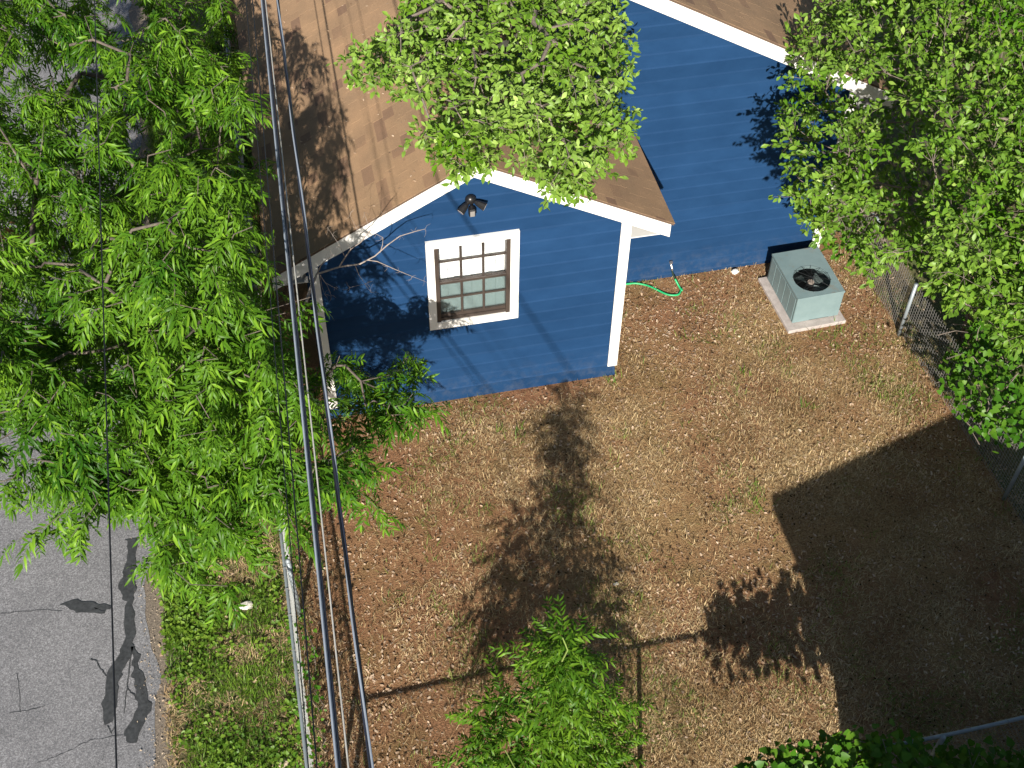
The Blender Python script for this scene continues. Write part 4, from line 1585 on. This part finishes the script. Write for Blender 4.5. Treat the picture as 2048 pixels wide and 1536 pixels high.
# ------------------------------------------------------------------ ground cover
def blades(name, xy, ln, wd, lean, mat, seed, z0=.004, bend=.5):
    r = np.random.default_rng(seed)
    n_ = len(xy)
    a = r.uniform(0, 2 * math.pi, n_)
    el_ = lean(r, n_)
    L = ln[0] + (ln[1] - ln[0]) * r.random(n_) ** 1.4
    w_ = wd[0] + (wd[1] - wd[0]) * r.random(n_)
    d = np.stack([np.cos(a) * np.cos(el_), np.sin(a) * np.cos(el_), np.sin(el_)], 1)
    s = np.stack([-np.sin(a), np.cos(a), np.zeros(n_)], 1)
    b0 = np.stack([xy[:, 0], xy[:, 1], np.full(n_, z0) + r.random(n_) * .012], 1)
    mid = b0 + d * (L * .55)[:, None]
    d2 = d.copy(); d2[:, 2] -= bend * r.random(n_)
    tip = mid + d2 * (L * .45)[:, None] + s * (L * r.normal(0, .12, n_))[:, None]
    mid[:, 2] = np.maximum(mid[:, 2], z0 + .004); tip[:, 2] = np.maximum(tip[:, 2], z0 + .002)
    V = np.stack([b0 + s * (w_ * .5)[:, None], b0 - s * (w_ * .5)[:, None], mid - s * (w_ * .42)[:, None], mid + s * (w_ * .42)[:, None], tip], 1).reshape(-1, 3)
    k = np.arange(n_) * 5
    F = np.concatenate([np.stack([k, k + 1, k + 2], 1), np.stack([k, k + 2, k + 3], 1), np.stack([k + 3, k + 2, k + 4], 1)])
    return stuff(link(name, np_mesh(name, V, F), mat))


def yard_xy(n_, seed):
    r = np.random.default_rng(seed)
    x, y = r.uniform(-.7, 8.4, n_), r.uniform(4.0, 12.45, n_)
    ok = ~((y > YF - .02) & (x < XR + .02)) & ~((x > 6.45) & (x < 7.36) & (y > 10.98) & (y < 12.12)) & (y < YB - .01)
    return np.stack([x[ok], y[ok]], 1)


NZ = lambda xy, s, seed: vnoise(xy[:, 0], xy[:, 1], s, seed)
r = np.random.default_rng(77)
xy = yard_xy(260000, 1)
den = .35 * NZ(xy, 1.6, 1) + .35 * NZ(xy, .55, 2) + .3 * NZ(xy, .16, 3)
bare = np.exp(-((xy[:, 0] - 2.6) ** 2 / 1.2 + (xy[:, 1] - 10.6) ** 2 / .10)) + .8 * np.exp(-((xy[:, 0] - 7.3) ** 2 / .5 + (xy[:, 1] - 10.8) ** 2 / .8)) + .5 * np.exp(-((xy[:, 0] - 4.9) ** 2 / .35 + (xy[:, 1] - 10.3) ** 2 / 1.2)) + .55 * np.exp(-((xy[:, 0] - 4.7) ** 2 / .2 + (xy[:, 1] - 9.3) ** 2 / .6))
bare = bare + .95 * np.exp(-((xy[:, 0] - 4.9) ** 2 / 1.3 + (xy[:, 1] - 11.6) ** 2 / .6)) + .5 * np.exp(-((xy[:, 0] - 7.2) ** 2 / .7 + (xy[:, 1] - 11.3) ** 2 / 1.6)) + .4 * np.exp(-((xy[:, 0] - 6.4) ** 2 / 2 + (xy[:, 1] - 12.3) ** 2 / .1))
keep = r.random(len(xy)) < np.clip((den - .30) * 3.2, .12, 1) * np.clip(1 - bare, .08, 1) * np.clip(.45 + .25 * xy[:, 0], .45, 1)
blades('dry_grass', xy[keep], (.03, .10), (.003, .008), lambda r, n: np.where(r.random(n) < .35, r.uniform(.4, 1.3, n), r.gamma(1.5, .2, n).clip(0, 1.3)), 'dry_grass', 2)
print('dry blades', keep.sum())
# green tufts
xy = yard_xy(60000, 5)
gd = NZ(xy, .9, 11) * .5 + NZ(xy, .28, 12) * .5
edge = np.exp(-((xy[:, 0] - 8.0) ** 2 / .35)) * .16 + np.exp(-((xy[:, 1] - 5.0) ** 2 / 1.0)) * .12
keep = r.random(len(xy)) < np.clip((gd + edge - .60) * 4, 0.012, .9)
blades('green_grass', xy[keep], (.05, .15), (.004, .009), lambda r, n: r.uniform(.2, 1.2, n), 'green_grass', 6)
print('green blades', keep.sum())
c_ = [(3.8, 10.62), (5.1, 8.45), (5.08, 8.2), (2.2, 10.1), (2.35, 9.95), (7.35, 9.6), (7.2, 9.9), (7.6, 9.5), (7.7, 9.3), (5.6, 10.4), (7.2, 10.85), (6.9, 10.85), (1.7, 10.0), (5.0, 11.2), (6.2, 9.6)]
xy = np.concatenate([np.array(q) + r.normal(0, .07, (16, 2)) for q in c_])
blades('grass_tuft', xy, (.08, .20), (.006, .011), lambda r, n: r.uniform(.4, 1.3, n), 'weed_green', 8)
# verge
xy = np.stack([r.uniform(-2.35, -.6, 90000), r.uniform(4.0, 20, 90000)], 1)
gd = NZ(xy, .8, 15) * .6 + NZ(xy, .22, 16) * .4 + .10 * np.exp(-((xy[:, 0] + 2.0) ** 2 / .12))
kg = r.random(len(xy)) < np.clip((gd - .42) * 4, .08, 1) * (xy[:, 0] > -2.22)
blades('verge_grass', xy[kg], (.05, .15), (.004, .010), lambda r, n: r.uniform(.15, 1.2, n), 'weed_green', 16)
kd = r.random(len(xy)) < np.clip((.62 - gd) * 3, .05, .8) * (xy[:, 0] > -2.25)
blades('verge_thatch', xy[kd], (.05, .13), (.003, .008), lambda r, n: r.gamma(1.6, .25, n).clip(0, 1.3), 'dry_grass', 17)
xy = np.stack([r.uniform(-2.25, -.8, 16000), r.uniform(4.0, 9.5, 16000)], 1)
gd = NZ(xy, .7, 25) * .6 + NZ(xy, .2, 26) * .4 + .12 * np.exp(-((xy[:, 0] + 2.0) ** 2 / .1)) + .12 * np.exp(-((xy[:, 0] + 1.75) ** 2 / .1 + (xy[:, 1] - 6.2) ** 2 / .5)) + .1 * np.exp(-((xy[:, 0] + .9) ** 2 / .02))
kw = r.random(len(xy)) < np.clip((gd - .47) * 3, 0, .9)
xy = xy[kw]
n_ = len(xy)
V, F = heart_leaf(2)
V = V * np.array([1, .8, 1])
Rm = orient(r.normal(0, 1, (n_, 3)) * np.array([1, 1, .25]), np.array([0, 0, 1.]) + .3 * SUNV + r.normal(0, .3, (n_, 3))) * r.uniform(.025, .055, n_)[:, None, None]
W_ = np.einsum('nij,kj->nki', Rm, V) + np.stack([xy[:, 0], xy[:, 1], r.uniform(.02, .09, n_)], 1)[:, None, :]
stuff(link('verge_weeds', np_mesh('verge_weeds', W_.reshape(-1, 3), (F[None] + (np.arange(n_) * len(V))[:, None, None]).reshape(-1, 3)), 'weed_green'))


def flakes(name, xy, size, mat, seed, tilt=.25):
    r = np.random.default_rng(seed)
    n_ = len(xy)
    V = np.array([(-.5, -.16, 0), (.0, -.26, .03), (.5, -.05, 0), (.35, .2, .02), (-.3, .24, .01)], float)
    F = np.array([(0, 1, 4), (1, 3, 4), (1, 2, 3)])
    sz = size[0] + (size[1] - size[0]) * r.random(n_) ** 2.2
    Rm = orient(r.normal(0, 1, (n_, 3)) * np.array([1, 1, tilt]), np.array([0, 0, 1.]) + r.normal(0, tilt, (n_, 3))) * sz[:, None, None]
    W_ = np.einsum('nij,kj->nki', Rm, V) + np.stack([xy[:, 0], xy[:, 1], .010 + r.random(n_) * .014], 1)[:, None, :]
    return stuff(link(name, np_mesh(name, W_.reshape(-1, 3), (F[None] + (np.arange(n_) * len(V))[:, None, None]).reshape(-1, 3)), mat))


xy = yard_xy(60000, 9)
dn = .25 * NZ(xy, 1.2, 31) + .25 * NZ(xy, .3, 32) + .55 * np.exp(-((xy[:, 0] - 4.9) ** 2 / 1.5 + (xy[:, 1] - 11.6) ** 2 / .7)) + .25 * np.exp(-((xy[:, 0] - 7.6) ** 2 / .6)) + .18 * np.exp(-((xy[:, 0] + .2) ** 2 / 1.5))
keep = r.random(len(xy)) < np.clip(dn, .08, .9)
flakes('leaf_litter', xy[keep], (.015, .055), 'litter', 41)
xy = np.stack([r.uniform(-2.3, -.7, 2500), r.uniform(4, 12, 2500)], 1)
flakes('verge_litter', xy, (.015, .05), 'litter', 42)
xy = np.stack([-2.36 + r.normal(0, .09, 3000), r.uniform(3, 20, 3000)], 1)
flakes('edge_gravel', xy, (.008, .03), 'stone_tan', 43, .5)
xy = np.stack([r.uniform(8.2, 13, 6000), r.uniform(6, 20, 6000)], 1)
flakes('shade_litter', xy, (.02, .06), 'litter', 44)


xy = yard_xy(26000, 19)
dk = NZ(xy, .5, 71) * .5 + NZ(xy, .15, 72) * .5
flakes('shadow_flecks', xy[r.random(len(xy)) < np.clip((dk - .3) * 2, .05, 1)], (.012, .045), 'fleck_shadow', 45, .5)  # dark leaf bits, standing in for shadow specks between the straw

# ------------------------------------------------------------------ small things
def pebble(name, c, s, mat, label, cat, seed):
    bm = bmesh.new()
    bmesh.ops.create_icosphere(bm, subdivisions=2, radius=1)
    r = random.Random(seed)
    for v in bm.verts:
        k = 1 + r.uniform(-.14, .14)
        v.co = Vector((v.co.x * s[0] * k, v.co.y * s[1] * k, v.co.z * s[2] * k))
    me = bpy.data.meshes.new(name)
    bm.to_mesh(me); bm.free()
    o = link(name, me, mat)
    o.location = c
    tag(o, label, cat)
    return o


pebble('stone', at(492, 1211, .03), (.085, .060, .04), 'stone_white', 'flat white stone lying in the grass verge', 'stone', 2)
pebble('stone', at(565, 1526, .03), (.065, .055, .035), 'stone_tan', 'tan broken stone in the verge close to the fence', 'stone', 5)
pebble('stone', at(1470, 543, .035), (.060, .05, .04), 'plastic_white', 'small white lump against the foot of the blue wall', 'stone', 7)
pebble('stone', at(1232, 1168, .02), (.035, .022, .015), 'stone_white', 'tiny pale pebble on the dry lawn', 'stone', 8)

fr_ = []
rq = np.random.default_rng(66)
n_ = 260
xx = rq.uniform(-.35, 1.9, n_); yy = rq.uniform(10.8, 16, n_)
V = np.array([(-.5, -.16, 0), (.0, -.26, .03), (.5, -.05, 0), (.35, .2, .02), (-.3, .24, .01)], float)
F = np.array([(0, 1, 4), (1, 3, 4), (1, 2, 3)])
Rm = orient(rq.normal(0, 1, (n_, 3)) * np.array([1, 1, .1]) , np.array([-.47, 0, .88]) + rq.normal(0, .12, (n_, 3))) * rq.uniform(.015, .045, n_)[:, None, None]
W_ = np.einsum('nij,kj->nki', Rm, V) + np.stack([xx, yy, AZ + S * (xx - AX) + .016], 1)[:, None, :]
stuff(link('roof_litter', np_mesh('roof_litter', W_.reshape(-1, 3), (F[None] + (np.arange(n_) * len(V))[:, None, None]).reshape(-1, 3)), 'litter'))

# repeats share a group
for o in COL.objects:
    b = o.name.split('.')[0]
    if o.parent is None and 'category' in o.keys():
        g = {'overhead_wire': 'overhead cables along the house', 'overhead_cable': 'overhead cables along the house', 'cable_bundle': 'overhead cables along the house', 'twisted_cable': 'overhead cables along the house',
             'oak_tree': 'oak trees around the house', 'vine': 'vines on the fences', 'stone': 'loose stones on the ground'}.get(b)
        if g:
            o['group'] = g
